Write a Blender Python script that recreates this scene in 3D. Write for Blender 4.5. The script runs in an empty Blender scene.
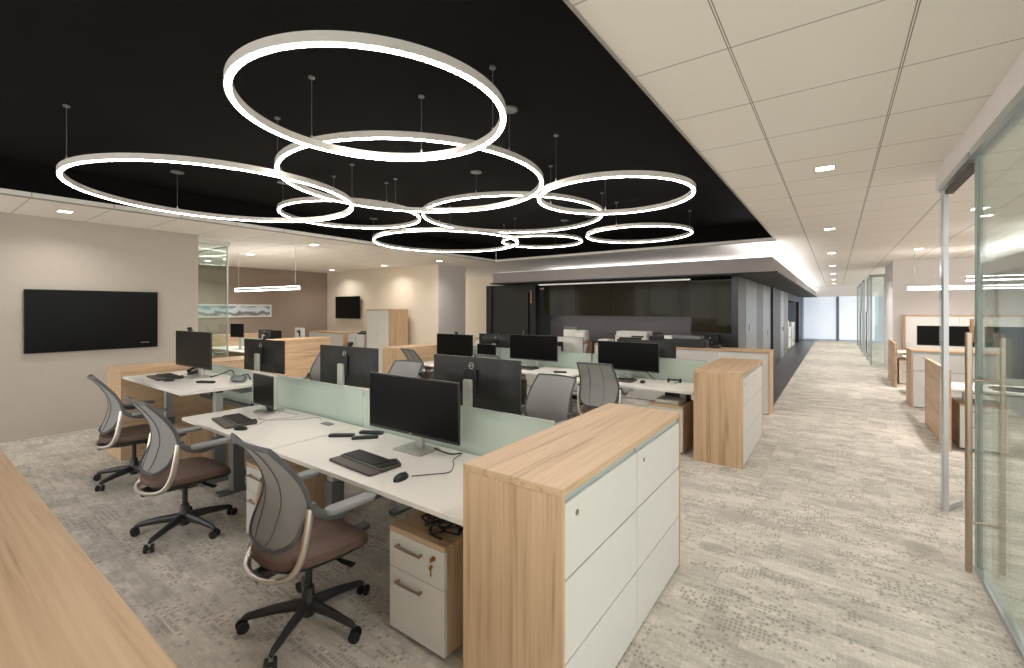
import bpy, math, random
from mathutils import Vector, Matrix
random.seed(7)
SC = bpy.context.scene
COL = SC.collection
PI = math.pi

# ------------------------------------------------------------------ camera
F_PX = 450.0
cam_d = bpy.data.cameras.new('camera'); cam = bpy.data.objects.new('camera', cam_d); COL.objects.link(cam)
cam_d.sensor_fit = 'HORIZONTAL'; cam_d.sensor_width = 36.0
cam_d.lens = 36.0 * F_PX / 1024.0
cam_d.shift_y = -(334.0 - 309.0) / 1024.0
cam_d.clip_start = 0.02; cam_d.clip_end = 200
cam.location = (0, 0, 1.7)
cam.rotation_euler = (PI / 2, 0, math.atan(324.0 / F_PX))
SC.camera = cam

# ------------------------------------------------------------------ world, exposure
w = bpy.data.worlds.new('world'); SC.world = w; w.use_nodes = True
w.node_tree.nodes['Background'].inputs[0].default_value = (1.0, 0.98, 0.95, 1)
w.node_tree.nodes['Background'].inputs[1].default_value = 2.4
SC.view_settings.view_transform = 'Standard'
SC.view_settings.look = 'None'
SC.view_settings.exposure = 0.45
SC.view_settings.gamma = 1.0
SC.view_settings.use_curve_mapping = False
RING_E = 28.0          # ring diffuser strength
DOWN_W = 32.0         # watts of each recessed downlight
COVE_E = 4.0          # cove strip
CEIL = 2.93

# ------------------------------------------------------------------ materials
MATS = {}
def srgb(r, g, b):
    f = lambda c: ((c/255) / 12.92) if c/255 <= 0.04045 else (((c/255) + 0.055) / 1.055) ** 2.4
    return (f(r), f(g), f(b), 1)

def pmat(name, col, rough=0.5, metal=0.0, spec=0.5, noise=0.0, nscale=20, emis=None, bump=0.0, coat=0.0):
    m = bpy.data.materials.new(name); m.use_nodes = True
    nt = m.node_tree; b = nt.nodes['Principled BSDF']
    b.inputs['Base Color'].default_value = col
    b.inputs['Roughness'].default_value = rough
    b.inputs['Metallic'].default_value = metal
    b.inputs['Specular IOR Level'].default_value = spec
    b.inputs['Coat Weight'].default_value = coat
    tc = nt.nodes.new('ShaderNodeTexCoord'); n = nt.nodes.new('ShaderNodeTexNoise')
    n.inputs['Scale'].default_value = nscale; n.inputs['Detail'].default_value = 3
    nt.links.new(tc.outputs['Object'], n.inputs['Vector'])
    if noise > 0:
        mx = nt.nodes.new('ShaderNodeMix'); mx.data_type = 'RGBA'
        mx.inputs[6].default_value = tuple(c * (1 - noise) for c in col[:3]) + (1,)
        mx.inputs[7].default_value = tuple(min(1, c * (1 + noise)) for c in col[:3]) + (1,)
        nt.links.new(n.outputs['Fac'], mx.inputs[0]); nt.links.new(mx.outputs[2], b.inputs['Base Color'])
    if bump > 0:
        bp = nt.nodes.new('ShaderNodeBump'); bp.inputs['Strength'].default_value = bump; bp.inputs['Distance'].default_value = 0.002
        nt.links.new(n.outputs['Fac'], bp.inputs['Height']); nt.links.new(bp.outputs['Normal'], b.inputs['Normal'])
    if emis:
        b.inputs['Emission Color'].default_value = emis[0]; b.inputs['Emission Strength'].default_value = emis[1]
    MATS[name] = m
    return m

def wood(name, axis, light=(0.625, 0.440, 0.280), dark=(0.39, 0.252, 0.142)):
    m = bpy.data.materials.new(name); m.use_nodes = True; nt = m.node_tree; b = nt.nodes['Principled BSDF']
    N = nt.nodes.new; L = nt.links.new
    tc = N('ShaderNodeTexCoord'); mp = N('ShaderNodeMapping'); oi = N('ShaderNodeObjectInfo')
    sc = [9.0, 9.0, 9.0]; sc['xyz'.index(axis)] = 0.55
    mp.inputs['Scale'].default_value = sc
    ad = N('ShaderNodeVectorMath'); ad.operation = 'ADD'
    ml = N('ShaderNodeMath'); ml.operation = 'MULTIPLY'; ml.inputs[1].default_value = 17.0
    L(oi.outputs['Random'], ml.inputs[0]); L(tc.outputs['Object'], ad.inputs[0])
    L(ml.outputs[0], ad.inputs[1]); L(ad.outputs[0], mp.inputs['Vector'])
    n1 = N('ShaderNodeTexNoise'); n1.inputs['Scale'].default_value = 1.0; n1.inputs['Detail'].default_value = 4; n1.inputs['Distortion'].default_value = 1.2
    L(mp.outputs[0], n1.inputs['Vector'])
    mp2 = N('ShaderNodeMapping'); s2 = [75.0, 75.0, 75.0]; s2['xyz'.index(axis)] = 2.0; mp2.inputs['Scale'].default_value = s2
    L(tc.outputs['Object'], mp2.inputs['Vector'])
    n2 = N('ShaderNodeTexNoise'); n2.inputs['Scale'].default_value = 1.0; n2.inputs['Detail'].default_value = 3
    L(mp2.outputs[0], n2.inputs['Vector'])
    m1 = N('ShaderNodeMath'); m1.operation = 'MULTIPLY_ADD'; m1.inputs[1].default_value = 0.45
    L(n2.outputs['Fac'], m1.inputs[0])
    m0 = N('ShaderNodeMath'); m0.operation = 'MULTIPLY'; m0.inputs[1].default_value = 0.62; L(n1.outputs['Fac'], m0.inputs[0]); L(m0.outputs[0], m1.inputs[2])
    r = N('ShaderNodeValToRGB'); e = r.color_ramp.elements
    e[0].position = 0.385; e[0].color = dark + (1,)
    e[1].position = 0.645; e[1].color = light + (1,)
    k = e.new(0.50); k.color = tuple(0.66 * a + 0.34 * c for a, c in zip(light, dark)) + (1,)
    L(m1.outputs[0], r.inputs[0]); L(r.outputs[0], b.inputs['Base Color'])
    b.inputs['Roughness'].default_value = 0.45; b.inputs['Specular IOR Level'].default_value = 0.35
    MATS[name] = m
    return m

wood('oak_x', 'x'); wood('oak_y', 'y'); wood('oak_z', 'z')
pmat('white_laminate', srgb(226, 222, 214), 0.45, noise=0.02)
pmat('cabinet_white', srgb(212, 210, 206), 0.42, noise=0.02)
pmat('pull_recess', srgb(180, 194, 198), 0.35, metal=0.3)
pmat('wall_cloth', srgb(180, 171, 160), 0.85, noise=0.05, nscale=9, bump=0.1)
pmat('wall_taupe', srgb(156, 139, 126), 0.85, noise=0.04, nscale=9)
pmat('wall_cream', srgb(222, 210, 192), 0.85, noise=0.02)
pmat('wall_lilac', srgb(214, 207, 203), 0.85, noise=0.02)
pmat('wall_white', srgb(228, 225, 224), 0.8, noise=0.02)
pmat('wall_blue', srgb(196, 212, 228), 0.6, noise=0.03, nscale=3)
pmat('black_paint', srgb(14, 12, 11), 0.8, spec=0.1, noise=0.15, nscale=3)
pmat('screen_black', srgb(9, 9, 9), 0.3, spec=0.15)
pmat('black_plastic', srgb(24, 23, 22), 0.45, noise=0.1)
pmat('monitor_back', srgb(30, 29, 27), 0.5, noise=0.12, nscale=40)
pmat('bezel_dark', srgb(40, 38, 36), 0.4)
pmat('silver_metal', srgb(186, 182, 176), 0.32, metal=0.85)
pmat('silver_plastic', srgb(190, 187, 182), 0.4, metal=0.25)
pmat('chrome', srgb(222, 216, 208), 0.36, metal=1.0)
pmat('brushed_steel', srgb(176, 160, 142), 0.3, metal=0.9)
pmat('frame_alu', srgb(178, 182, 184), 0.35, metal=0.7)
pmat('ring_alu', srgb(205, 200, 192), 0.5)
pmat('leg_grey', srgb(122, 126, 126), 0.4, metal=0.5)
pmat('leg_light', srgb(176, 178, 174), 0.4, metal=0.3)
pmat('chair_charcoal', srgb(84, 85, 87), 0.5, noise=0.06)
pmat('chair_base', srgb(46, 46, 48), 0.4, noise=0.06)
pmat('arm_grey', srgb(132, 133, 133), 0.55, noise=0.04)
pmat('seat_brown', srgb(98, 77, 67), 0.75, noise=0.1, nscale=120, bump=0.1)
pmat('seam', srgb(104, 102, 99), 0.8)
pmat('rubber', srgb(22, 22, 23), 0.6)
pmat('keyboard_body', srgb(72, 68, 64), 0.5)
pmat('key_dark', srgb(28, 27, 26), 0.5)
pmat('palm_rest', srgb(84, 77, 71), 0.6)
pmat('brass', srgb(190, 140, 70), 0.3, metal=1.0)
pmat('pull_pewter', srgb(168, 150, 134), 0.3, metal=0.9)
pmat('trim_white', srgb(206, 202, 196), 0.5)
pmat('trim_dark', srgb(70, 66, 62), 0.7)  # dark colour of the door track and the cabinet door gap
pmat('paper', srgb(232, 230, 224), 0.7, noise=0.02)
pmat('printer_white', srgb(214, 212, 206), 0.45)
pmat('dark_panel', srgb(40, 38, 37), 0.3, noise=0.1, nscale=6)
pmat('dark_niche', srgb(96, 93, 94), 0.4, noise=0.06, nscale=4)
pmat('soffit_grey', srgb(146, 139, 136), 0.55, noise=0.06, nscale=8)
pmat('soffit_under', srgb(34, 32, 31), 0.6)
pmat('panel_metal', srgb(128, 126, 128), 0.32, metal=0.5, noise=0.08, nscale=4)
pmat('panel_pale', srgb(132, 134, 140), 0.3, metal=0.4)
pmat('smoked_glass', srgb(54, 50, 38), 0.08, spec=0.12, noise=0.15, nscale=2)
pmat('blue_plastic', srgb(60, 100, 170), 0.5)
pmat('orange_wood', srgb(196, 150, 110), 0.6)
pmat('stainless', srgb(170, 172, 175), 0.3, metal=0.9)
pmat('glass_edge', srgb(128, 138, 133), 0.35)
pmat('cove_white', srgb(230, 226, 222), 0.6)

def emat(name, col, s):
    m = bpy.data.materials.new(name); m.use_nodes = True; nt = m.node_tree
    b = nt.nodes['Principled BSDF']; b.inputs['Base Color'].default_value = (0.8, 0.8, 0.8, 1)
    b.inputs['Emission Color'].default_value = col; b.inputs['Emission Strength'].default_value = s
    MATS[name] = m
emat('ring_light', (1.0, 0.94, 0.88, 1), RING_E)
emat('down_light', (1.0, 0.94, 0.84, 1), 10.0)
emat('cove_light', (0.94, 0.95, 1.0, 1), COVE_E)
emat('bar_light', (1.0, 0.96, 0.92, 1), 12.0)
emat('niche_light', (1.0, 0.92, 0.84, 1), 0.35)
emat('line_light', (0.96, 0.96, 1.0, 1), 0.8)
emat('under_light', (1.0, 0.92, 0.88, 1), 7.0)
emat('frosted_daylight', (0.62, 0.78, 1.0, 1), 0.35)

def glass(name, tint, refl=0.10, rough=0.0, fres=0.5):
    m = bpy.data.materials.new(name); m.use_nodes = True; nt = m.node_tree
    for n in list(nt.nodes): nt.nodes.remove(n)
    N = nt.nodes.new; L = nt.links.new
    o = N('ShaderNodeOutputMaterial'); t = N('ShaderNodeBsdfTransparent'); g = N('ShaderNodeBsdfGlossy')
    t.inputs[0].default_value = tint; g.inputs['Roughness'].default_value = rough; g.inputs[0].default_value = (0.9, 0.95, 0.93, 1)
    fr = N('ShaderNodeFresnel'); fr.inputs[0].default_value = 1.5
    ma = N('ShaderNodeMath'); ma.operation = 'MULTIPLY_ADD'; ma.inputs[1].default_value = fres; ma.inputs[2].default_value = refl * 0.3
    L(fr.outputs[0], ma.inputs[0])
    mx = N('ShaderNodeMixShader'); L(ma.outputs[0], mx.inputs[0]); L(t.outputs[0], mx.inputs[1]); L(g.outputs[0], mx.inputs[2]); L(mx.outputs[0], o.inputs[0])
    MATS[name] = m
glass('clear_glass', (0.93, 0.962, 0.95, 1))
glass('door_glass', (0.93, 0.97, 0.955, 1), 0.06, 0.0, 0.35)

def veil(name, base, alpha, tint=(1, 1, 1, 1), trans=0.4, gloss=0.0):
    """part see-through, part scattering sheet: frosted glass, chair mesh"""
    m = bpy.data.materials.new(name); m.use_nodes = True; nt = m.node_tree
    for n in list(nt.nodes): nt.nodes.remove(n)
    N = nt.nodes.new; L = nt.links.new
    o = N('ShaderNodeOutputMaterial'); t = N('ShaderNodeBsdfTransparent'); d = N('ShaderNodeBsdfDiffuse'); tl = N('ShaderNodeBsdfTranslucent')
    t.inputs[0].default_value = tint; d.inputs[0].default_value = base; tl.inputs[0].default_value = base
    a = N('ShaderNodeMixShader'); a.inputs[0].default_value = trans; L(d.outputs[0], a.inputs[1]); L(tl.outputs[0], a.inputs[2])
    b = N('ShaderNodeMixShader'); b.inputs[0].default_value = alpha; L(t.outputs[0], b.inputs[1]); L(a.outputs[0], b.inputs[2])
    out = b
    if gloss:
        g = N('ShaderNodeBsdfGlossy'); g.inputs['Roughness'].default_value = 0.25
        c = N('ShaderNodeMixShader'); c.inputs[0].default_value = gloss; L(b.outputs[0], c.inputs[1]); L(g.outputs[0], c.inputs[2]); out = c
    L(out.outputs[0], o.inputs[0])
    MATS[name] = m
veil('frosted_green', srgb(220, 231, 224), 0.66, (0.84, 0.93, 0.88, 1), 0.5, 0.05)
veil('chair_mesh', srgb(172, 172, 170), 0.85, (0.9, 0.9, 0.9, 1), 0.25)

def carpet():
    m = bpy.data.materials.new('carpet'); m.use_nodes = True; nt = m.node_tree; b = nt.nodes['Principled BSDF']
    N = nt.nodes.new; L = nt.links.new
    def math_(op, a, bb=None, c=None):
        n = N('ShaderNodeMath'); n.operation = op
        for i, v in enumerate((a, bb, c)):
            if v is None: continue
            if isinstance(v, (int, float)): n.inputs[i].default_value = v
            else: L(v, n.inputs[i])
        return n.outputs[0]
    tc = N('ShaderNodeTexCoord'); P = tc.outputs['Object']
    # woven cells 20 x 32 mm
    mp = N('ShaderNodeMapping'); mp.inputs['Scale'].default_value = (44, 32, 1); L(P, mp.inputs[0])
    fl = N('ShaderNodeVectorMath'); fl.operation = 'FLOOR'; L(mp.outputs[0], fl.inputs[0])
    wn = N('ShaderNodeTexWhiteNoise'); wn.noise_dimensions = '2D'; L(fl.outputs[0], wn.inputs['Vector'])
    fr = N('ShaderNodeVectorMath'); fr.operation = 'FRACTION'; L(mp.outputs[0], fr.inputs[0])
    sx = N('ShaderNodeSeparateXYZ'); L(fr.outputs[0], sx.inputs[0])
    inx = math_('GREATER_THAN', sx.outputs[0], 0.34); iny = math_('GREATER_THAN', sx.outputs[1], 0.38)
    dot = math_('MULTIPLY', inx, iny)
    # streaky patches, stretched along X, with square edges
    def patch(sx_, sy_, seed):
        mq = N('ShaderNodeMapping'); mq.inputs['Scale'].default_value = (sx_, sy_, 1); mq.inputs['Location'].default_value = (seed, seed * 1.7, 0); L(P, mq.inputs[0])
        n = N('ShaderNodeTexNoise'); n.inputs['Scale'].default_value = 1; n.inputs['Detail'].default_value = 5; n.inputs['Roughness'].default_value = 0.62; L(mq.outputs[0], n.inputs[0])
        return n.outputs['Fac']
    p1 = patch(1.5, 3.4, 3.0); p2 = patch(3.2, 7.5, 11.0)
    sel = math_('ADD', math_('MULTIPLY', p1, 0.55), math_('MULTIPLY', p2, 0.45))
    thr = math_('MULTIPLY_ADD', math_('SUBTRACT', sel, 0.49), 8.0, 0.05)
    dark = math_('MULTIPLY', math_('LESS_THAN', wn.outputs['Value'], thr), dot)
    # soft blocks
    mb = N('ShaderNodeMapping'); mb.inputs['Scale'].default_value = (5.0, 8.0, 1); L(P, mb.inputs[0])
    fb = N('ShaderNodeVectorMath'); fb.operation = 'FLOOR'; L(mb.outputs[0], fb.inputs[0])
    wb = N('ShaderNodeTexWhiteNoise'); wb.noise_dimensions = '2D'; L(fb.outputs[0], wb.inputs['Vector'])
    s1 = patch(2.2, 4.0, 23.0); s2 = patch(70, 50, 5.0); s3 = patch(7.0, 20.0, 31.0)
    tone = math_('ADD', math_('MULTIPLY', s1, 0.34), math_('ADD', math_('MULTIPLY', wb.outputs['Value'], 0.11), math_('MULTIPLY', math_('MULTIPLY', wn.outputs['Value'], dot), 0.06)))
    tone = math_('ADD', tone, math_('MULTIPLY', s3, 0.36)); tone = math_('ADD', tone, math_('MULTIPLY', s2, 0.20))
    r = N('ShaderNodeValToRGB'); e = r.color_ramp.elements
    e[0].position = 0.42; e[0].color = srgb(170, 165, 157)
    e[1].position = 0.70; e[1].color = srgb(224, 217, 206)
    L(tone, r.inputs[0])
    mx = N('ShaderNodeMix'); mx.data_type = 'RGBA'; mx.inputs[7].default_value = srgb(134, 127, 117)
    L(math_('MULTIPLY', dark, 0.64), mx.inputs[0]); L(r.outputs[0], mx.inputs[6]); L(mx.outputs[2], b.inputs['Base Color'])
    b.inputs['Roughness'].default_value = 0.95; b.inputs['Specular IOR Level'].default_value = 0.1
    MATS['carpet'] = m
carpet()

def tilemat():
    m = bpy.data.materials.new('ceiling_tile'); m.use_nodes = True; nt = m.node_tree; b = nt.nodes['Principled BSDF']
    N = nt.nodes.new; L = nt.links.new
    def math_(op, a, bb=None, c=None):
        n = N('ShaderNodeMath'); n.operation = op
        for i, v in enumerate((a, bb, c)):
            if v is None: continue
            if isinstance(v, (int, float)): n.inputs[i].default_value = v
            else: L(v, n.inputs[i])
        return n.outputs[0]
    tc = N('ShaderNodeTexCoord'); s = N('ShaderNodeSeparateXYZ'); L(tc.outputs['Object'], s.inputs[0])
    def line(coord, off, per, wd):
        f = math_('FRACT', math_('DIVIDE', math_('SUBTRACT', coord, off), per))
        return math_('LESS_THAN', math_('MULTIPLY', f, per), wd)
    lx = math_('MAXIMUM', line(s.outputs[0], 0.261, 0.677, 0.005), line(s.outputs[0], 0.271, 0.677, 0.005))
    lx = math_('MULTIPLY', lx, math_('GREATER_THAN', s.outputs[0], -0.8))
    ly = line(s.outputs[1], 4.40, 0.695, 0.010)
    # only the long strips right of the dark opening carry the double joint
    ln = math_('MAXIMUM', math_('MULTIPLY', lx, 0.85), math_('MULTIPLY', ly, 0.58))
    n = N('ShaderNodeTexNoise'); n.inputs['Scale'].default_value = 90; L(tc.outputs['Object'], n.inputs[0])
    base = N('ShaderNodeMix'); base.data_type = 'RGBA'; base.inputs[6].default_value = srgb(232, 227, 218); base.inputs[7].default_value = srgb(240, 235, 226); L(n.outputs['Fac'], base.inputs[0])
    mx = N('ShaderNodeMix'); mx.data_type = 'RGBA'; mx.inputs[7].default_value = srgb(112, 104, 94)
    L(ln, mx.inputs[0]); L(base.outputs[2], mx.inputs[6]); L(mx.outputs[2], b.inputs['Base Color'])
    b.inputs['Roughness'].default_value = 0.9; b.inputs['Specular IOR Level'].default_value = 0.15
    MATS['ceiling_tile'] = m
tilemat()

def tile_floor():
    m = bpy.data.materials.new('dark_tile'); m.use_nodes = True; nt = m.node_tree; b = nt.nodes['Principled BSDF']
    N = nt.nodes.new; L = nt.links.new
    tc = N('ShaderNodeTexCoord'); br = N('ShaderNodeTexBrick'); br.inputs['Scale'].default_value = 1.0
    br.inputs['Color1'].default_value = srgb(70, 70, 73); br.inputs['Color2'].default_value = srgb(82, 81, 84); br.inputs['Mortar'].default_value = srgb(50, 50, 52)
    br.inputs['Mortar Size'].default_value = 0.006; br.inputs['Brick Width'].default_value = 0.6; br.inputs['Row Height'].default_value = 0.6; br.offset = 0
    L(tc.outputs['Object'], br.inputs[0]); L(br.outputs[0], b.inputs['Base Color'])
    b.inputs['Roughness'].default_value = 0.35
    MATS['dark_tile'] = m
tile_floor()

def picture_mat():
    m = bpy.data.materials.new('landscape_print'); m.use_nodes = True; nt = m.node_tree; b = nt.nodes['Principled BSDF']
    N = nt.nodes.new; L = nt.links.new
    tc = N('ShaderNodeTexCoord'); s = N('ShaderNodeSeparateXYZ'); L(tc.outputs['Object'], s.inputs[0])
    n = N('ShaderNodeTexNoise'); n.inputs['Scale'].default_value = 3.2; n.inputs['Detail'].default_value = 5; L(tc.outputs['Object'], n.inputs[0])
    a = N('ShaderNodeMath'); a.operation = 'MULTIPLY_ADD'; a.inputs[1].default_value = 0.42; L(n.outputs['Fac'], a.inputs[0]); L(s.outputs[2], a.inputs[2])
    r = N('ShaderNodeValToRGB'); e = r.color_ramp.elements
    e[0].position = 0.02; e[0].color = srgb(226, 228, 230)
    e[1].position = 0.55; e[1].color = srgb(90, 128, 156)
    for p, c in ((0.09, srgb(140, 156, 164)), (0.125, srgb(140, 122, 108)), (0.16, srgb(104, 118, 130)), (0.20, srgb(206, 216, 224)), (0.27, srgb(214, 224, 230)), (0.34, srgb(122, 156, 178))):
        k = e.new(p); k.color = c
    L(a.outputs[0], r.inputs[0]); L(r.outputs[0], b.inputs['Base Color']); b.inputs['Roughness'].default_value = 0.3
    MATS['landscape_print'] = m
picture_mat()

# ------------------------------------------------------------------ mesh builder
class MB:
    def __init__(s): s.v = []; s.f = []
    def add(s, vs, fs, M=None):
        o = len(s.v)
        s.v += [tuple(M @ Vector(p)) for p in vs] if M else [tuple(p) for p in vs]
        s.f += [tuple(i + o for i in f) for f in fs]; return s
    def box(s, x0, x1, y0, y1, z0, z1, M=None):
        return s.add([(x0,y0,z0),(x1,y0,z0),(x1,y1,z0),(x0,y1,z0),(x0,y0,z1),(x1,y0,z1),(x1,y1,z1),(x0,y1,z1)],
                     [(0,3,2,1),(4,5,6,7),(0,1,5,4),(1,2,6,5),(2,3,7,6),(3,0,4,7)], M)
    def cyl(s, p0, p1, r0, r1=None, n=16, caps=True):
        r1 = r0 if r1 is None else r1
        return s.sweep([p0, p1], [r0, r1], n, caps=caps)
    def sweep(s, pts, rad, n=10, closed=False, caps=True, flat=None):
        """tube through pts; rad scalar/list; flat=(a,b) makes an elliptic section"""
        P = [Vector(p) for p in pts]; m = len(P)
        R = rad if isinstance(rad, (list, tuple)) else [rad] * m
        up = None; vs = []
        for i in range(m):
            if closed: t = P[(i+1) % m] - P[i-1]
            else: t = P[min(i+1, m-1)] - P[max(i-1, 0)]
            t.normalize()
            if up is None:
                up = Vector((0, 0, 1)) if abs(t.z) < 0.9 else Vector((0, 1, 0))
            a = t.cross(up); a.normalize(); b = a.cross(t); b.normalize(); up = b
            fa, fb = flat if flat else (1, 1)
            for k in range(n):
                th = 2 * PI * k / n
                vs.append(P[i] + a * (math.cos(th) * R[i] * fa) + b * (math.sin(th) * R[i] * fb))
        fs = []
        for i in range(m if closed else m - 1):
            j = (i + 1) % m
            for k in range(n):
                k2 = (k + 1) % n
                fs.append((i*n + k, i*n + k2, j*n + k2, j*n + k))
        if caps and not closed:
            fs.append(tuple(range(n - 1, -1, -1))); fs.append(tuple((m-1)*n + k for k in range(n)))
        return s.add(vs, fs)
    def lathe(s, prof, n=24, M=None):
        vs = []; fs = []
        for (r, z) in prof:
            for k in range(n):
                th = 2*PI*k/n; vs.append((r*math.cos(th), r*math.sin(th), z))
        for i in range(len(prof)-1):
            for k in range(n):
                k2 = (k+1) % n; fs.append((i*n+k, i*n+k2, (i+1)*n+k2, (i+1)*n+k))
        fs.append(tuple(range(n-1, -1, -1))); fs.append(tuple((len(prof)-1)*n + k for k in range(n)))
        return s.add(vs, fs, M)
    def prism(s, poly, z0, z1, M=None):
        n = len(poly)
        vs = [(x, y, z0) for x, y in poly] + [(x, y, z1) for x, y in poly]
        fs = [tuple(range(n-1, -1, -1)), tuple(range(n, 2*n))] + [(i, (i+1) % n, n + (i+1) % n, n + i) for i in range(n)]
        return s.add(vs, fs, M)
    def sheet(s, fn, nu, nv, th=None):
        """grid surface fn(u,v)->point; th gives it thickness along its normal"""
        g = [[Vector(fn(i/nu, j/nv)) for j in range(nv+1)] for i in range(nu+1)]
        W = nv + 1
        vs = [p for r in g for p in r]
        fs = [(i*W+j, (i+1)*W+j, (i+1)*W+j+1, i*W+j+1) for i in range(nu) for j in range(nv)]
        if th:
            off = len(vs); back = []
            for i in range(nu+1):
                for j in range(nv+1):
                    du = g[min(i+1, nu)][j] - g[max(i-1, 0)][j]; dv = g[i][min(j+1, nv)] - g[i][max(j-1, 0)]
                    nn = du.cross(dv); nn.normalize(); back.append(g[i][j] - nn * th)
            vs += back
            fs += [tuple(off + q for q in f[::-1]) for f in list(fs)]
            for i in range(nu):
                for j in (0, nv):
                    a, b_ = i*W+j, (i+1)*W+j
                    fs.append((a, off+a, off+b_, b_) if j == 0 else (b_, off+b_, off+a, a))
            for j in range(nv):
                for i in (0, nu):
                    a, b_ = i*W+j, i*W+j+1
                    fs.append((b_, off+b_, off+a, a) if i == 0 else (a, off+a, off+b_, b_))
        return s.add(vs, fs)
    def build(s, name, mat, parent=None, bevel=0.0, smooth=False, seg=2):
        me = bpy.data.meshes.new(name); me.from_pydata(s.v, [], s.f); me.update()
        import bmesh
        bm = bmesh.new(); bm.from_mesh(me); bmesh.ops.recalc_face_normals(bm, faces=bm.faces); bm.to_mesh(me); bm.free()
        me.materials.append(MATS[mat])
        if smooth:
            for p in me.polygons: p.use_smooth = True
            try: me.set_sharp_from_angle(angle=math.radians(40))
            except Exception: pass
        o = bpy.data.objects.new(name, me); COL.objects.link(o)
        if parent: o.parent = parent
        if bevel:
            b = o.modifiers.new('bevel', 'BEVEL'); b.width = bevel; b.segments = seg; b.limit_method = 'ANGLE'
        return o

def rrect(x0, x1, y0, y1, r, n=5):
    out = []
    for cx, cy, a in ((x1-r, y1-r, 0), (x0+r, y1-r, 90), (x0+r, y0+r, 180), (x1-r, y0+r, 270)):
        for k in range(n+1):
            t = math.radians(a + 90*k/n); out.append((cx + r*math.cos(t), cy + r*math.sin(t)))
    return out

def smooth_path(pts, n=6):
    P = [Vector(p) for p in pts]; out = []
    for i in range(len(P)-1):
        p0 = P[max(i-1, 0)]; p1 = P[i]; p2 = P[i+1]; p3 = P[min(i+2, len(P)-1)]
        for k in range(n):
            t = k/n
            out.append(0.5*((2*p1) + (-p0+p2)*t + (2*p0-5*p1+4*p2-p3)*t*t + (-p0+3*p1-3*p2+p3)*t**3))
    out.append(P[-1]); return out

def tag(o, label, cat, group=None):
    o['label'] = label; o['category'] = cat
    if group: o['group'] = group
    return o
def thing(name, label, cat, loc=(0, 0, 0), rz=0, group=None):
    o = bpy.data.objects.new(name, None); COL.objects.link(o); o.empty_display_size = 0.1
    o.location = loc; o.rotation_euler = (0, 0, rz)
    return tag(o, label, cat, group)
def struct(o):
    o['kind'] = 'structure'; return o
def kids(o): return [c for c in bpy.data.objects if c.parent == o]
KIDS = {}
def freeze(root):
    """remember the tree of a prototype, so that copies need no search"""
    KIDS[root.name] = [(c, kids(c)) for c in kids(root)]
    return root
def dup(root, loc, rz=0, label=None, group=None, skip=()):
    r = root.copy(); COL.objects.link(r); r.location = loc; r.rotation_euler = (0, 0, rz)
    if label: r['label'] = label
    if group: r['group'] = group
    for c, gs in KIDS[root.name]:
        if c.name.split('.')[0] in skip: continue
        d = c.copy(); COL.objects.link(d); d.parent = r
        for g in gs:
            e = g.copy(); COL.objects.link(e); e.parent = d
    return r
USED = {}
def place(proto, loc, rz=0, label=None, group=None, skip=()):
    """first use moves the prototype itself, later uses copy it"""
    if proto.name not in USED:
        USED[proto.name] = 1
        if not skip:
            proto.location = loc; proto.rotation_euler = (0, 0, rz)
            if label: proto['label'] = label
            if group: proto['group'] = group
            return proto
    return dup(proto, loc, rz, label, group, skip)
def text(body, size, mat, parent, loc, rot, name='lettering', ext=0.0004):
    c = bpy.data.curves.new(name, 'FONT'); c.body = body; c.size = size; c.align_x = 'CENTER'; c.align_y = 'CENTER'; c.extrude = ext
    c.materials.append(MATS[mat]); tmp = bpy.data.objects.new(name, c); COL.objects.link(tmp); bpy.context.view_layer.update()
    me = bpy.data.meshes.new_from_object(tmp.evaluated_get(bpy.context.evaluated_depsgraph_get())); bpy.data.objects.remove(tmp)
    o = bpy.data.objects.new(name, me); COL.objects.link(o); o.parent = parent
    o.location = loc; o.rotation_euler = rot; return o

def sbox(name, mat, x0, x1, y0, y1, z0, z1, parent=None):
    return struct(MB().box(x0, x1, y0, y1, z0, z1).build(name, mat, parent))

# ================================================================== SETTING
WALL_Y0 = -3.2
fl = sbox('floor', 'carpet', -15.0, 6.0, -4, 32, -0.1, 0.0)
sbox('floor_tile', 'dark_tile', -7.9, -0.89, 8.9, 29.6, 0.0, 0.004)
# ceiling round the dark opening (x -7.17..-0.90, y ..9.25)
OX0, OX1, OY0, OY1 = -7.17, -0.875, -2.4, 9.25
m = MB()
m.box(-15.0, OX0, -4, 32, CEIL, CEIL+0.05)
m.box(OX1, 6.0, -4, 32, CEIL, CEIL+0.05)
m.box(OX0, OX1, OY1, 32, CEIL, CEIL+0.05)
m.box(OX0, OX1, -4, OY0, CEIL, CEIL+0.05)
struct(m.build('ceiling', 'ceiling_tile'))
ZB = 3.28
m = MB()
m.box(OX0-0.3, OX1+0.3, OY0-0.3, OY1+0.3, ZB, ZB+0.05)
m.box(OX0-0.05, OX0-0.001, OY0, OY1, CEIL+0.051, ZB); m.box(OX1+0.001, OX1+0.05, OY0, OY1, CEIL+0.051, ZB)
m.box(OX0, OX1, OY1+0.001, OY1+0.05, CEIL+0.051, ZB); m.box(OX0, OX1, OY0-0.05, OY0-0.001, CEIL+0.051, ZB)
struct(m.build('ceiling_recess', 'black_paint'))
m = MB(); t = 0.05
m.box(OX0-t, OX0, OY0, OY1+t, CEIL-0.012, CEIL-0.0005); m.box(OX1, OX1+0.012, OY0, OY1+t, CEIL-0.012, CEIL-0.0005)
m.box(OX0, OX1, OY1, OY1+t, CEIL-0.012, CEIL-0.0005)
pmat('trim_metal', srgb(158, 150, 145), 0.5)
struct(m.build('trim_opening', 'trim_metal'))
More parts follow.
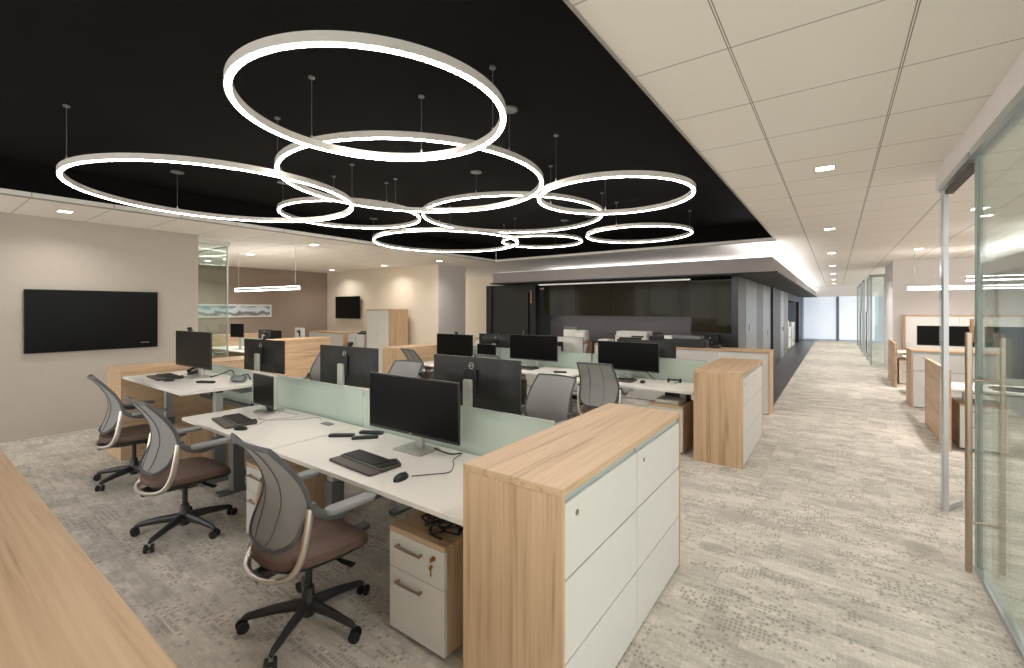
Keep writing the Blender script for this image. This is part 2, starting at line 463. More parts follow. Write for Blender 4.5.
# left wall with the big screen
sbox('wall_left', 'wall_cloth', -8.75, -8.6, WALL_Y0, 3.02, 0, CEIL)
sbox('baseboard_left', 'wall_cloth', -8.6, -8.592, WALL_Y0, 3.02, 0.0, 0.11)
m = MB(); m.box(-15, 6, WALL_Y0-0.15, WALL_Y0, 0, 0.35); m.box(-15, 6, WALL_Y0-0.15, WALL_Y0, 2.80, CEIL+0.4)
for k in range(13): m.box(-15+k*1.73, -14.9+k*1.73, WALL_Y0-0.15, WALL_Y0, 0.351, 2.799)  # unseen window openings, assumed so that world light fills the room
struct(m.build('wall_back', 'wall_white'))
sbox('wall_far_left', 'wall_taupe', -14.35, -14.2, WALL_Y0, 8.85, 0, CEIL)
sbox('wall_far', 'wall_cream', -14.35, -8.9, 8.85, 9.95, 0, CEIL)
sbox('trim_column', 'wall_lilac', -8.9, -8.86, 8.849, 9.96, 0, CEIL)
sbox('wall_recess', 'wall_cream', -15, -7.9, 13.5, 13.65, 0, CEIL)
sbox('wall_north', 'wall_white', 1.18, 6, 15.0, 15.15, 0, CEIL)
m = MB(); m.box(4.9, 5.05, WALL_Y0, 15, 0, 0.7); m.box(4.9, 5.05, WALL_Y0, 15, 2.70, CEIL); m.box(4.9, 5.05, 5.4, 15, 0.701, 2.699)
for k in range(6): m.box(4.9, 5.05, WALL_Y0+k*1.7, WALL_Y0+0.1+k*1.7, 0.701, 2.699)  # assumed window band out of view, lets in more world fill light
struct(m.build('wall_right', 'wall_white'))
sbox('wall_room_side', 'wall_white', 1.18, 1.3, 15.155, 17.3, 0, CEIL)
sbox('wall_end', 'wall_blue', -3, 4.5, 29.6, 29.75, 0, CEIL)
sbox('trim_end', 'leg_grey', 0.02, 0.12, 29.5, 29.6, 0, 2.72)
sbox('trim_end_header', 'wall_white', -3, 4.5, 29.45, 29.6, 2.36, CEIL)
p = sbox('window_1', 'frosted_daylight', -1.45, 0.0, 29.56, 29.59, 0.08, 2.36)
p = sbox('window_2', 'frosted_daylight', 0.14, 1.6, 29.56, 29.59, 0.08, 2.36)

# --- dark kitchen block under the floating soffit
SX, SY = -0.90, 9.05           # soffit right / front faces
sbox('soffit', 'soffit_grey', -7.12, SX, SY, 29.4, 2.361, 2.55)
m = MB(); m.box(-7.12, SX, SY, SY+0.02, 2.551, 2.615); m.box(SX-0.02, SX, SY+0.021, 29.4, 2.551, 2.615)
struct(m.build('soffit_lip', 'soffit_grey'))
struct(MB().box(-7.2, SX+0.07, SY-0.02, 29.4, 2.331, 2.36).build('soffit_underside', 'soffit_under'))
m = MB(); m.box(-7.0, SX-0.5, SY+2.9, SY+3.6, 2.555, 2.575); m.box(SX-0.45, SX-0.10, SY+0.16, 29.2, 2.555, 2.575)
struct(m.build('soffit_cove_light', 'cove_light'))
sbox('soffit_light_line', 'line_light', -7.0, SX-0.05, SY+0.021, SY+0.035, 2.60, 2.622)
m = MB(); m.box(-7.62, -6.25, 9.67, 9.8, 0, 2.33)            # door side
m.box(-6.25, -6.18, 9.60, 9.8, 0, 2.33)
struct(m.build('wall_kitchen', 'black_plastic'))
sbox('wall_kitchen_back', 'dark_niche', -6.18, -1.55, 10.35, 10.45, 0, 2.33)
sbox('wall_kitchen_left', 'black_plastic', -7.8, -7.62, 9.62, 13.5, 0, 2.33)
d = struct(MB().box(-7.3, -6.42, 9.62, 9.668, 0.01, 2.12).build('door_1', 'black_plastic'))
MB().cyl((-6.52, 9.56, 0.95), (-6.52, 9.56, 1.15), 0.012).build('door_handle', 'brushed_steel', d)
MB().box(-6.36, -6.33, 9.64, 9.668, 1.85, 2.18).build('door_closer_plate', 'orange_wood', d)
# long side wall of the block, vertical panels
def panel_run():
    x = -1.53
    seq = [(9.67, 10.5, 'dark_niche'), (10.52, 12.1, 'panel_pale'), (12.12, 13.2, 'dark_niche'), (13.22, 14.98, 'panel_pale')]
    for i, (a, b, mt) in enumerate(seq):
        sbox('wall_corridor_%d' % (i+1), mt, x-0.12, x, a, b, 0, 2.33)
    sbox('wall_corridor_fin', 'black_plastic', x-0.12, x+0.05, 15.0, 17.2, 0, 2.33)
    sbox('wall_corridor_7', 'panel_pale', x-0.12, x, 17.22, 19.0, 0, 2.33)
    sbox('wall_corridor_8', 'dark_niche', x-0.12, x, 19.02, 20.7, 0, 2.33)
    sbox('wall_corridor_9', 'black_plastic', x-0.9, x-0.8, 20.7, 27.0, 0, 2.33)
    sbox('wall_corridor_10', 'black_plastic', x-0.12, x, 27.0, 29.5, 0, 2.33)
    sbox('wall_corridor_11', 'black_plastic', x-0.8, x, 20.7, 27.0, 2.05, 2.33)
panel_run()
for i, (y, z) in enumerate(((14.2, 1.05), (18.6, 1.0), (11.0, 1.3))):
    o = MB().box(-1.53, -1.515, y-0.04, y+0.04, z-0.07, z+0.07).build('wall_switch', 'stainless' if i != 1 else 'black_plastic')
    tag(o, ['steel access plate on the dark corridor panels beside the tall metal door', 'black call plate on the pale corridor panel past the black fin', 'steel plate high on the first grey metal corridor panel'][i], 'wall switch')

# ------------------------------------------------------------------ glass wall right
GX = 0.745
sbox('wall_glass_header', 'wall_white', GX-0.02, GX+0.10, WALL_Y0, 5.5, 2.751, CEIL)
m = MB(); m.box(GX-0.03, GX+0.05, WALL_Y0, 4.16, 2.70, 2.75); m.box(GX-0.012, GX+0.03, WALL_Y0, 4.16, 0, 0.03)

fr = struct(m.build('window_frame_glazing', 'frame_alu'))
sbox('trim_glass_edge', 'glass_edge', GX-0.008, GX+0.02, 4.105, 4.165, 0.03, 2.699)
sbox('window_3', 'clear_glass', GX, GX+0.012, WALL_Y0, 4.10, 0.03, 2.70)
m = MB(); m.box(GX-0.03, GX+0.05, 4.22, 5.28, 2.701, 2.75); m.box(GX-0.012, GX+0.02, 5.18, 5.28, 0.0, 2.70); m.prism([(0.762, 5.20), (0.885, 5.42), (0.862, 5.43), (0.742, 5.22)], 0.0, 0.05)
struct(m.build('door_2_frame', 'frame_alu'))
sbox('trim_door_track', 'trim_dark', GX-0.015, GX+0.035, 4.24, 5.10, 2.645, 2.679)
sbox('window_4', 'clear_glass', GX+0.002, GX+0.014, 5.30, 5.48, 0.0, 2.72)
h = thing('door_pull', 'tall vertical steel bar pull standing on the glass wall edge', 'door pull', (GX-0.06, 4.02, 0))
MB().cyl((0, 0, 0.03), (0, 0, 1.55), 0.018).build('bar', 'brushed_steel', h, smooth=True)
MB().cyl((0.15, 0, 0.06), (0.15, 0, 1.52), 0.014).build('bar', 'brushed_steel', h, smooth=True)
for z in (0.35, 1.25):
    MB().cyl((0, 0, z), (0.15, 0, z), 0.008).build('standoff', 'brushed_steel', h, smooth=True)
k = thing('door_lock', 'small pale lock plate on the glass wall edge above the bar pull', 'door lock', (GX, 4.125, 1.56))
MB().box(-0.035, -0.021, -0.024, 0.024, -0.075, 0.075).build('plate', 'orange_wood', k, bevel=0.004)
MB().cyl((-0.04, 0, 0.02), (-0.034, 0, 0.02), 0.012).build('cylinder', 'brushed_steel', k)
# glass offices further down the corridor
def glass_front(n, x, y0, y1, ztop, handle=True):
    m = MB(); m.box(x-0.03, x+0.03, y0, y0+0.07, 0, ztop); m.box(x-0.03, x+0.03, y1-0.07, y1, 0, ztop); m.box(x-0.03, x+0.03, y0, y1, ztop-0.07, ztop)
    struct(m.build('door_%d_frame' % n, 'frame_alu'))
    sbox('window_%d' % (n+3), 'door_glass', x-0.006, x+0.006, y0+0.07, y1-0.07, 0.01, ztop-0.07)
glass_front(3, 0.86, 17.4, 19.2, 2.74)
glass_front(4, 0.82, 20.6, 22.4, 2.74)
glass_front(5, 0.82, 23.6, 26.5, 2.74)
m = MB(); m.box(0.86, 1.22, 17.37, 17.43, 2.66, 2.74); m.box(1.16, 1.22, 17.37, 17.43, 0, 2.74)
struct(m.build('door_6_frame', 'trim_white'))
sbox('window_9', 'door_glass', 0.9, 1.16, 17.395, 17.405, 0.01, 2.66)
for i, (x, y) in enumerate(((0.80, 18.3), (0.76, 21.4))):
    h = thing('door_pull', ['steel bar pull on the nearer glass office door down the corridor', 'steel bar pull on the farther glass office door down the corridor'][i], 'door pull', (x, y, 0))
    MB().cyl((0, 0, 0.3), (0, 0, 1.6), 0.03).build('bar', 'stainless', h, smooth=True)
    for z in (0.5, 1.4): MB().cyl((0, 0, z), (0.06, 0, z), 0.012).build('standoff', 'stainless', h)
# left glass room corner
sbox('trim_glass_room', 'trim_white', -8.66, -8.58, 3.02, 3.50, 2.80, 2.87)
sbox('window_10', 'door_glass', -8.626, -8.614, 3.02, 3.47, 0, 2.80)
m = MB(); m.box(-14.2, -8.6, 3.455, 3.485, 2.77, 2.80); m.box(-8.62, -8.6, 3.46, 3.48, 0, 2.77)
struct(m.build('window_11_frame', 'frame_alu'))
sbox('window_11', 'door_glass', -14.2, -8.63, 3.464, 3.476, 0, 2.76)

# ================================================================== LIGHTS
def downlight(x, y, label, watts=DOWN_W, size=0.13):
    t = thing('ceiling_downlight', label, 'downlight', (x, y, CEIL), 0, 'recessed ceiling downlights')
    s = size/2
    f = MB()
    for a in ((-s-0.015, s+0.015, -s-0.015, -s), (-s-0.015, s+0.015, s, s+0.015), (-s-0.015, -s, -s, s), (s, s+0.015, -s, s)):
        f.box(a[0], a[1], a[2], a[3], -0.006, -0.0005)
    f.build('trim_ring', 'trim_white', t)
    MB().box(-s, s, -s, s, -0.004, -0.001).build('diffuser', 'down_light', t)
    ld = bpy.data.lights.new('downlight_lamp', 'AREA'); ld.shape = 'SQUARE'; ld.size = size; ld.energy = watts; ld.color = (1.0, 0.95, 0.90)
    ld.spread = math.radians(140)
    lo = bpy.data.objects.new('lamp', ld); COL.objects.link(lo); lo.parent = t; lo.location = (0, 0, -0.012)
DL = [(-0.08, -2.3, 'square downlight in the tile row behind the camera'),
      (-0.08, 1.25, 'square downlight overhead at the near end of the corridor ceiling'),
      (-0.08, 4.78, 'largest square downlight in the corridor ceiling, nearest the camera'),
      (-0.08, 8.45, 'second square downlight along the corridor ceiling'),
      (-0.08, 12.1, 'third square downlight along the corridor ceiling'),
      (-0.08, 15.7, 'fourth square downlight along the corridor ceiling'),
      (-0.08, 19.3, 'fifth small downlight along the corridor ceiling'),
      (-0.08, 23.0, 'sixth tiny downlight along the corridor ceiling'),
      (-0.08, 26.8, 'last tiny downlight before the blue end wall'),
      (-8.0, -2.2, 'downlight in the tile strip by the screen wall, behind the camera'),
      (-7.88, 1.31, 'downlight in the tile strip right above the big wall screen'),
      (-8.1, 4.77, 'downlight in the tile strip past the end of the screen wall'),
      (-8.25, 8.27, 'downlight in front of the cream column'),
      (-10.7, 4.78, 'downlight above the left work area beside the glass pane'),
      (-10.35, 8.2, 'downlight over the tall storage cupboard'),
      (-12.9, 8.2, 'downlight over the corner by the small wall screen'),
      (-13.0, 4.78, 'downlight over the taupe wall picture'),
      (-10.7, 1.4, 'added downlight brightening the glass room behind the screen wall'),  # this one and the next are added to lighten the dark glass room
      (-12.8, 1.4, 'far added downlight brightening the glass room behind the screen wall'),
      (1.42, 7.8, 'downlight over the right hand desks seen through the glass door'),
      (1.37, 12.3, 'nearest open downlight above the right hand storage'),
      (1.37, 15.5, 'small downlight just in front of the white right hand wall'),
      (2.6, 12.8, 'downlight above the right hand desks, seen through the door frame'),
      (2.4, 2.0, 'downlight inside the glass fronted room at the right'),
      (2.4, -1.6, 'rear downlight inside the glass fronted room at the right')]
for x, y, l in DL: downlight(x, y, l, DOWN_W * (0.22 if x > -1 and x < 0.5 and y < 14 else 0.3 if (y > 8 and x < -8) else 0.22 if x < -7 and x > -8.2 and y < 4 else 0.8 if x < -7 else 1.0))

# --- ring pendants: (x, y, radius, offset of lit face above eye, canopy angles, label)
RINGS = [(-2.159, 1.66, 0.732, 1.10, 'ring pendant nearest the camera, highest in the picture'),
         (-3.285, 2.994, 1.201, 1.19, 'large ring pendant directly behind the nearest ring'),
         (-4.965, 1.993, 1.186, 1.10, 'large ring pendant farthest left, over the first bench'),
         (-5.456, 3.784, 0.915, 1.28, 'medium ring pendant threaded behind the leftmost ring'),
         (-3.697, 5.146, 1.237, 1.28, 'large ring pendant in the middle of the cluster'),
         (-1.804, 4.243, 0.745, 1.10, 'small ring pendant at the upper right of the cluster'),
         (-2.608, 7.118, 0.814, 1.19, 'small ring pendant at the lower right, by the soffit'),
         (-5.72, 5.931, 1.276, 1.19, 'large ring pendant lowest in the picture, far left back'),
         (-4.594, 7.366, 0.757, 1.28, 'smallest looking ring pendant at the back centre')]
ANCH = [(62, 117, 178), (354, 248, 150), (182, 276, 55), (262, 312, 351), (286, 25, 190), (120, 178, 250), (190, 268, 30), (230, 316, 20), (335, 232, 100)]
def ring_section(mb, R, w, z0, z1, n=96):
    vs = []; fs = []
    for k in range(n):
        a = 2*PI*k/n; c, s = math.cos(a), math.sin(a)
        for r, z in ((R-w/2, z0), (R+w/2, z0), (R+w/2, z1), (R-w/2, z1)): vs.append((r*c, r*s, z))
    for k in range(n):
        j = (k+1) % n
        for q in range(4):
            p_ = (q+1) % 4; fs.append((k*4+q, k*4+p_, j*4+p_, j*4+q))
    mb.add(vs, fs)
for (x, y, R, h, lab), an in zip(RINGS, ANCH):
    z = 1.7 + h
    t = thing('ring_pendant', lab, 'pendant light', (x, y, z), 0, 'glowing ring pendants under the dark ceiling')
    a = MB(); ring_section(a, R, 0.036, 0.006, 0.052); a.build('ring_body', 'ring_alu', t, smooth=True)
    a = MB(); ring_section(a, R, 0.022, 0.0, 0.0055); a.build('diffuser', 'ring_light', t, smooth=True)
    for i, ang in enumerate(an):
        q = math.radians(ang); cx, cy = R*math.cos(q), R*math.sin(q); top = ZB - z
        MB().cyl((cx, cy, 0.05), (cx, cy, top-0.012), 0.0022, n=6).build('suspension_cable', 'leg_grey', t)
        MB().cyl((cx, cy, 0.0521), (cx, cy, 0.08), 0.007, n=8).build('gripper', 'silver_metal', t)
        rr = 0.065 if (i == 0 and abs(R-0.732) > 0.001) else 0.022
        MB().cyl((cx, cy, top-0.014), (cx, cy, top-0.0005), rr, n=20).build('canopy', 'leg_grey', t)

# linear pendants
def bar_pendant(x0, y0, x1, y1, z, label):
    t = thing('linear_pendant', label, 'pendant light', (x0, y0, z))
    d = Vector((x1-x0, y1-y0, 0)); L = d.length; t.rotation_euler = (0, 0, math.atan2(d.y, d.x))
    MB().box(0, L, -0.03, 0.03, 0.0, 0.05).build('housing', 'trim_white', t)
    MB().box(0.01, L-0.01, -0.027, 0.027, -0.012, -0.0005).build('diffuser', 'bar_light', t)
    MB().box(0.01, L-0.01, -0.027, 0.027, 0.0505, 0.056).build('uplight', 'bar_light', t)
    for u in (0.12, L-0.12):
        MB().cyl((u, 0, 0.05), (u, 0, CEIL-z), 0.003, n=6).build('suspension_cable', 'silver_metal', t)
bar_pendant(-10.88, 4.55, -8.6, 4.75, 2.10, 'white linear pendant hanging in front of the taupe wall')
bar_pendant(1.25, 12.9, 4.6, 12.9, 2.12, 'lower linear pendant over the right hand desks')
bar_pendant(1.6, 9.6, 4.6, 9.6, 2.14, 'upper linear pendant over the right hand desks, behind the door glass')

# ================================================================== PROTOTYPES
# ---------- task chair, facing +y, base centre at the origin
def make_chair():
    t = thing('task_chair', 'task chair', 'office chair', (0, 0, 0))
    # star base
    for k in range(5):
        a = math.radians(15 + 72*k); c, s = math.cos(a), math.sin(a)
        b = MB(); b.sweep([(0.03*c, 0.03*s, 0.105), (0.16*c, 0.16*s, 0.098), (0.30*c, 0.30*s, 0.078), (0.325*c, 0.325*s, 0.066)],
                          [0.034, 0.027, 0.020, 0.012], 10, flat=(0.72, 1.0))
        lg = b.build('leg', 'chair_base', t, smooth=True)
        ca = a + 0.5
        ax = Vector((-math.sin(ca), math.cos(ca), 0)); q = Vector((0.325*c, 0.325*s, 0.029))
        w_ = MB()
        for sgn in (-1, 1):
            w_.cyl(q + ax*sgn*0.012, q + ax*sgn*0.027, 0.029, n=20)
        w_.cyl(q - ax*0.012, q + ax*0.012, 0.010, n=10)
        w_.build('caster', 'rubber', lg, smooth=True)
    MB().lathe([(0.030, 0.045), (0.034, 0.06), (0.040, 0.09), (0.040, 0.135), (0.033, 0.15), (0.028, 0.20), (0.018, 0.205), (0.018, 0.36)], 20).build('gas_lift', 'chair_base', t, smooth=True)
    b = MB(); b.prism(rrect(-0.09, 0.09, -0.16, 0.13, 0.04), 0.355, 0.405)
    b.sweep([(0, -0.10, 0.38), (0, -0.22, 0.375), (0, -0.27, 0.375)], 0.035, 10)
    mech = b.build('mechanism', 'chair_base', t, bevel=0.006)
    MB().sweep([(0.08, 0.06, 0.385), (0.20, 0.08, 0.37), (0.27, 0.10, 0.365)], [0.006, 0.010, 0.014], 8, flat=(1.6, 0.7)).build('lever', 'black_plastic', mech, smooth=True)
    # seat: rounded square cushion with a waterfall front
    def top(x, y): return 0.465 - 0.045*max(0, (y-0.10)/0.2)**2 + 0.022*(abs(x)/0.25)**2 + 0.018*max(0, (-y-0.12)/0.12)
    def edge(a):
        n = 3.6; c, s = math.cos(a), math.sin(a)
        r = 1.0 / (abs(c)**n + abs(s)**n) ** (1/n)
        wx = 0.245 if s > 0 else 0.245 - 0.045*abs(s)
        return wx*c*r, 0.01 + 0.262*s*r
    vs = []; fs = []; NA = 44; rings = [(1.0, -0.055), (1.02, -0.035), (1.0, -0.012), (0.94, 0.0), (0.75, 0.006), (0.4, 0.010)]
    for f_, dz in rings:
        for k in range(NA):
            x, y = edge(2*PI*k/NA); X, Y = x*f_, 0.02 + (y-0.02)*f_
            vs.append((X, Y, top(X, Y) + dz))
    for i in range(len(rings)-1):
        for k in range(NA): fs.append((i*NA+k, i*NA+(k+1) % NA, (i+1)*NA+(k+1) % NA, (i+1)*NA+k))
    fs.append(tuple((len(rings)-1)*NA + k for k in range(NA))); fs.append(tuple(range(NA-1, -1, -1)))
    MB().add(vs, fs).build('seat', 'seat_brown', t, smooth=True)
    vs = []; fs = []
    for f_, dz in ((0.62, -0.092), (0.93, -0.075), (1.01, -0.056), (0.95, -0.0555)):
        for k in range(NA):
            x, y = edge(2*PI*k/NA); X, Y = x*f_, 0.02 + (y-0.02)*f_
            vs.append((X, Y, top(X, Y) + dz))
    for i in range(3):
        for k in range(NA): fs.append((i*NA+k, i*NA+(k+1) % NA, (i+1)*NA+(k+1) % NA, (i+1)*NA+k))
    fs.append(tuple(range(NA-1, -1, -1))); fs.append(tuple(3*NA + k for k in range(NA)))
    MB().add(vs, fs).build('seat_pan', 'chair_base', t, smooth=True)
    # backrest
    def half(z):     # half width
        if z > 0.74: return 0.252 - 0.034*((z-0.74)/0.30)
        if z > 0.62: return 0.252 - 0.014*((0.74-z)/0.12)
        u = min(1.0, (0.62-z)/0.095); return 0.238*(1-0.42*u**2.6)
    ZT, Z0 = 1.045, 0.525
    def yc(z):
        u = (z-Z0)/(ZT-Z0)
        P = [(-0.2, -0.29), (0, -0.250), (0.2, -0.214), (0.4, -0.192), (0.6, -0.203), (0.8, -0.252), (1.0, -0.33), (1.2, -0.43)]
        i = min(6, max(1, int(u*5) + 1)); 
        if i > 5: i = 5
        t = (u - P[i][0]) / 0.2; p0, p1, p2, p3 = P[i-1][1], P[i][1], P[i+1][1], P[i+2][1]
        return 0.5*((2*p1) + (-p0+p2)*t + (2*p0-5*p1+4*p2-p3)*t*t + (-p0+3*p1-3*p2+p3)*t**3)
    def bp(x, z):
        k = 0.075 - 0.032*min(1, max(0, (z-0.7)/0.3))
        return (x, yc(z) + k*(abs(x)/0.25)**2 * (1.0 if z > 0.7 else (z-0.3)/0.4), z)
    def surf(u, v):
        z = Z0 + (ZT-Z0)*v; return bp((2*u-1)*half(z)*0.985, z)
    MB().sheet(surf, 16, 22, 0.004).build('back_mesh', 'chair_mesh', t, smooth=True)
    path = []
    for k in range(15): path.append(bp(-half(ZT) + 2*half(ZT)*k/14, ZT + 0.004*math.sin(PI*k/14)))
    for k in range(1, 22): z = ZT - (ZT-Z0)*k/22; path.append(bp(half(z), z))
    for k in range(0, 15): path.append(bp(half(Z0) - 2*half(Z0)*k/14, Z0 - 0.006*math.sin(PI*k/14)))
    for k in range(21, 0, -1): z = ZT - (ZT-Z0)*k/22; path.append(bp(-half(z), z))
    MB().sweep(path, 0.0105, 8, closed=True, flat=(0.85, 1.2)).build('back_frame', 'chair_charcoal', t, smooth=True)
    for sx in (-1, 1):
        pts = []
        for k in range(16):
            z = Z0 + 0.01 + (ZT-Z0-0.02)*k/15
            q = bp(sx*half(z)*0.36, z); pts.append((q[0], q[1]-0.0035, q[2]))
        MB().sweep(pts, 0.0028, 6).build('seam', 'seam', t, smooth=True)
    # metal hoop: pivot - down - under the back - up
    P = []
    pv = [(0.268, -0.125, 0.735), (0.270, -0.14, 0.64), (0.258, -0.165, 0.50), (0.215, -0.205, 0.415), (0.12, -0.262, 0.392), (0, -0.282, 0.388)]
    full = pv + [(-x, y, z) for x, y, z in pv[-2::-1]]
    MB().sweep(smooth_path(full, 5), 0.0165, 12, flat=(0.8, 1.25)).build('hoop', 'chrome', t, smooth=True)
    for s in (-1, 1):
        a = MB(); a.cyl((s*0.245, -0.115, 0.742), (s*0.285, -0.115, 0.742), 0.019, n=16)
        a.sweep(smooth_path([(s*0.275, -0.12, 0.728), (s*0.283, -0.05, 0.680), (s*0.285, 0.03, 0.664), (s*0.285, 0.10, 0.682)], 4), [0.017]*9+[0.015]*4, 10, flat=(0.7, 1.25))
        arm = a.build('arm', 'chair_charcoal', t, smooth=True)
        pd = MB(); poly = [(s*0.285 + x, y) for x, y in rrect(-0.041, 0.041, -0.06, 0.215, 0.037, 6)]
        pd.prism(poly, 0.684, 0.712); pd.build('arm_pad', 'arm_grey', arm, bevel=0.009, seg=3, smooth=True)
    return freeze(t)
CHAIR = make_chair()

# ---------- ultrawide monitor, screen facing -y, stand foot centre at origin
def make_monitor(w=0.87, h=0.395, zb=0.112, back='monitor_back', name='desktop_monitor', base='plate'):
    t = thing(name, 'monitor', 'monitor', (0, 0, 0))
    zt = zb + h; y0 = -0.055
    MB().box(-w/2, w/2, y0, y0+0.018, zb, zt).build('bezel', 'bezel_dark', t, bevel=0.003)
    MB().box(-w/2+0.006, w/2-0.006, y0-0.0015, y0-0.0002, zb+0.020, zt-0.008).build('screen', 'screen_black', t)
    def surf(u, v):
        x = (2*u-1)*(w/2-0.004); z = zb + 0.004 + (h-0.008)*v
        k = min(1, 4.5*min(u, 1-u)) * min(1, 3.2*min(v, 1-v)); k = k*k*(3-2*k)
        return (x, y0 + 0.019 + 0.030*k, z)
    b = MB(); g = b.sheet(surf, 24, 12); b.build('back_shell', back, t, smooth=True)
    m = MB(); m.box(-0.06, 0.06, y0+0.045, y0+0.072, zb+h*0.28, zb+h*0.78); m.build('mount', 'black_plastic', t, bevel=0.005)
    s = MB(); s.box(-0.036, 0.036, y0+0.072, y0+0.105, 0.006, zb+h*0.58); s.build('stand', 'silver_plastic', t, bevel=0.006)
    if base == 'plate':
        MB().prism(rrect(-0.135, 0.135, -0.10, 0.10, 0.012), 0, 0.009).build('foot', 'silver_metal', t, bevel=0.002)
    else:
        MB().lathe([(0.13, 0), (0.135, 0.004), (0.125, 0.012), (0.03, 0.016)], 32).build('foot', 'silver_metal', t, smooth=True)
    o = MB(); pts = [(0.021*math.cos(2*PI*k/28), y0+0.0505, zb+h*0.84 + 0.021*math.sin(2*PI*k/28)) for k in range(28)]
    o.sweep(pts, 0.0022, 6, closed=True); lg = o.build('logo', 'silver_plastic', t)
    text('DELL', 0.0155, 'silver_plastic', lg, (0, y0+0.0515, zb+h*0.84), (PI/2, 0, PI))
    text('DELL', 0.012, 'silver_plastic', t, (0, y0-0.0006, zb+0.010), (PI/2, 0, 0), name='front_lettering')
    return t
MON = freeze(make_monitor())
TALL = freeze(make_monitor(0.83, 0.375, 0.235))
SMALL = make_monitor(0.44, 0.285, 0.06, name='square_monitor', base='round')
for c in kids(SMALL):
    if c.name.startswith('front_lettering') or c.name.startswith('logo'):
        for g in kids(c): bpy.data.objects.remove(g)
        bpy.data.objects.remove(c)
_w = 0.44
b_ = MB()
for a in ((-_w/2-0.012, -_w/2, 0.055, 0.352), (_w/2, _w/2+0.012, 0.055, 0.352), (-_w/2-0.012, _w/2+0.012, 0.352, 0.362)):
    b_.box(a[0], a[1], -0.062, -0.030, a[2], a[3])
b_.build('silver_edge', 'silver_plastic', SMALL, bevel=0.003)
MB().box(-0.07, 0.07, -0.01, 0.05, 0.012, 0.20).build('stand_cover', 'black_plastic', SMALL, bevel=0.02)
freeze(SMALL)
PALES = freeze(make_monitor(0.48, 0.34, 0.12, 'silver_plastic', 'pale_monitor'))
PALE = freeze(make_monitor(0.80, 0.38, 0.13, 'silver_plastic', 'pale_monitor'))
NARROW = freeze(make_monitor(0.44, 0.33, 0.29))
SMALLT = freeze(make_monitor(0.46, 0.29, 0.14, name='square_monitor', base='round'))

# ---------- webcam
def make_webcam():
    t = thing('webcam', 'webcam', 'webcam', (0, 0, 0))
    MB().cyl((-0.022, 0, 0.028), (0.022, 0, 0.028), 0.017, n=14).build('camera_body', 'black_plastic', t, smooth=True)
    MB().cyl((0, -0.022, 0.028), (0, -0.014, 0.028), 0.010, n=14).build('lens', 'screen_black', t, smooth=True)
    MB().box(-0.014, 0.014, -0.012, 0.03, -0.0, 0.014).build('clip', 'black_plastic', t, bevel=0.003)
    return freeze(t)
CAMERA = make_webcam()

# ---------- keyboard facing user at -y
def make_keyboard():
    t = thing('keyboard', 'keyboard', 'keyboard', (0, 0, 0))
    MB().prism(rrect(-0.225, 0.225, -0.02, 0.135, 0.012), 0.0, 0.020).build('body', 'keyboard_body', t, bevel=0.004)
    m = MB()
    for r in range(6):
        y = 0.0 + r*0.0205
        x = -0.212; n = 0
        while x < 0.205:
            wk = 0.0165
            if r == 0 and -0.12 < x < 0.0: wk = 0.10
            gap = 0.012 if (abs(x-0.07) < 0.009 or abs(x-0.135) < 0.006) else 0.0
            x += gap
            if x + wk > 0.214: break
            m.box(x, x+wk, y, y+0.0165, 0.0202, 0.0255); x += wk + 0.0030
    kk = m.build('key_field', 'key_dark', t); kk['kind'] = 'stuff'
    MB().prism(rrect(-0.225, 0.225, -0.095, -0.021, 0.012), 0.0, 0.016).build('palm_rest', 'palm_rest', t, bevel=0.005)
    MB().sweep([(0.10, 0.136, 0.010), (0.15, 0.145, 0.022), (0.20, 0.136, 0.010)], 0.010, 8).build('card_reader', 'key_dark', t, smooth=True)
    return freeze(t)
KEYB = make_keyboard()
def make_mouse():
    t = thing('computer_mouse', 'mouse', 'mouse', (0, 0, 0))
    def fn(u, v):
        a = 2*PI*u; r = math.sin(v*PI/2)
        return (0.031*math.cos(a)*r, 0.056*math.sin(a)*r, 0.001 + 0.034*math.cos(v*PI/2)**0.7)
    MB().sheet(fn, 20, 8).build('shell', 'black_plastic', t, smooth=True)
    MB().box(-0.004, 0.004, 0.018, 0.04, 0.026, 0.033).build('wheel', 'leg_grey', t, bevel=0.002)
    return freeze(t)
MOUSE = make_mouse()
# ---------- desk phone with handset
def make_phone():
    t = thing('desk_phone', 'phone', 'telephone', (0, 0, 0))
    Mx = Matrix.Rotation(math.radians(18), 4, 'X')
    MB().prism(rrect(-0.10, 0.10, -0.085, 0.095, 0.012), 0.012, 0.036, Mx).build('body', 'black_plastic', t, bevel=0.004)
    MB().box(-0.02, 0.085, 0.03, 0.08, 0.0365, 0.040, Mx).build('display', 'leg_grey', t)
    h = MB(); h.sweep([Mx @ Vector((-0.07, -0.08, 0.045)), Mx @ Vector((-0.07, -0.03, 0.062)), Mx @ Vector((-0.07, 0.04, 0.062)), Mx @ Vector((-0.07, 0.09, 0.045))], [0.022, 0.014, 0.014, 0.022], 10)
    h.build('handset', 'black_plastic', t, smooth=True)
    m = MB()
    for i in range(3):
        for j in range(4): m.box(-0.015+i*0.028, 0.005+i*0.028, -0.07+j*0.021, -0.056+j*0.021, 0.0365, 0.040, Mx)
    m.build('keypad', 'key_dark', t)
    return freeze(t)
PHONE = make_phone()
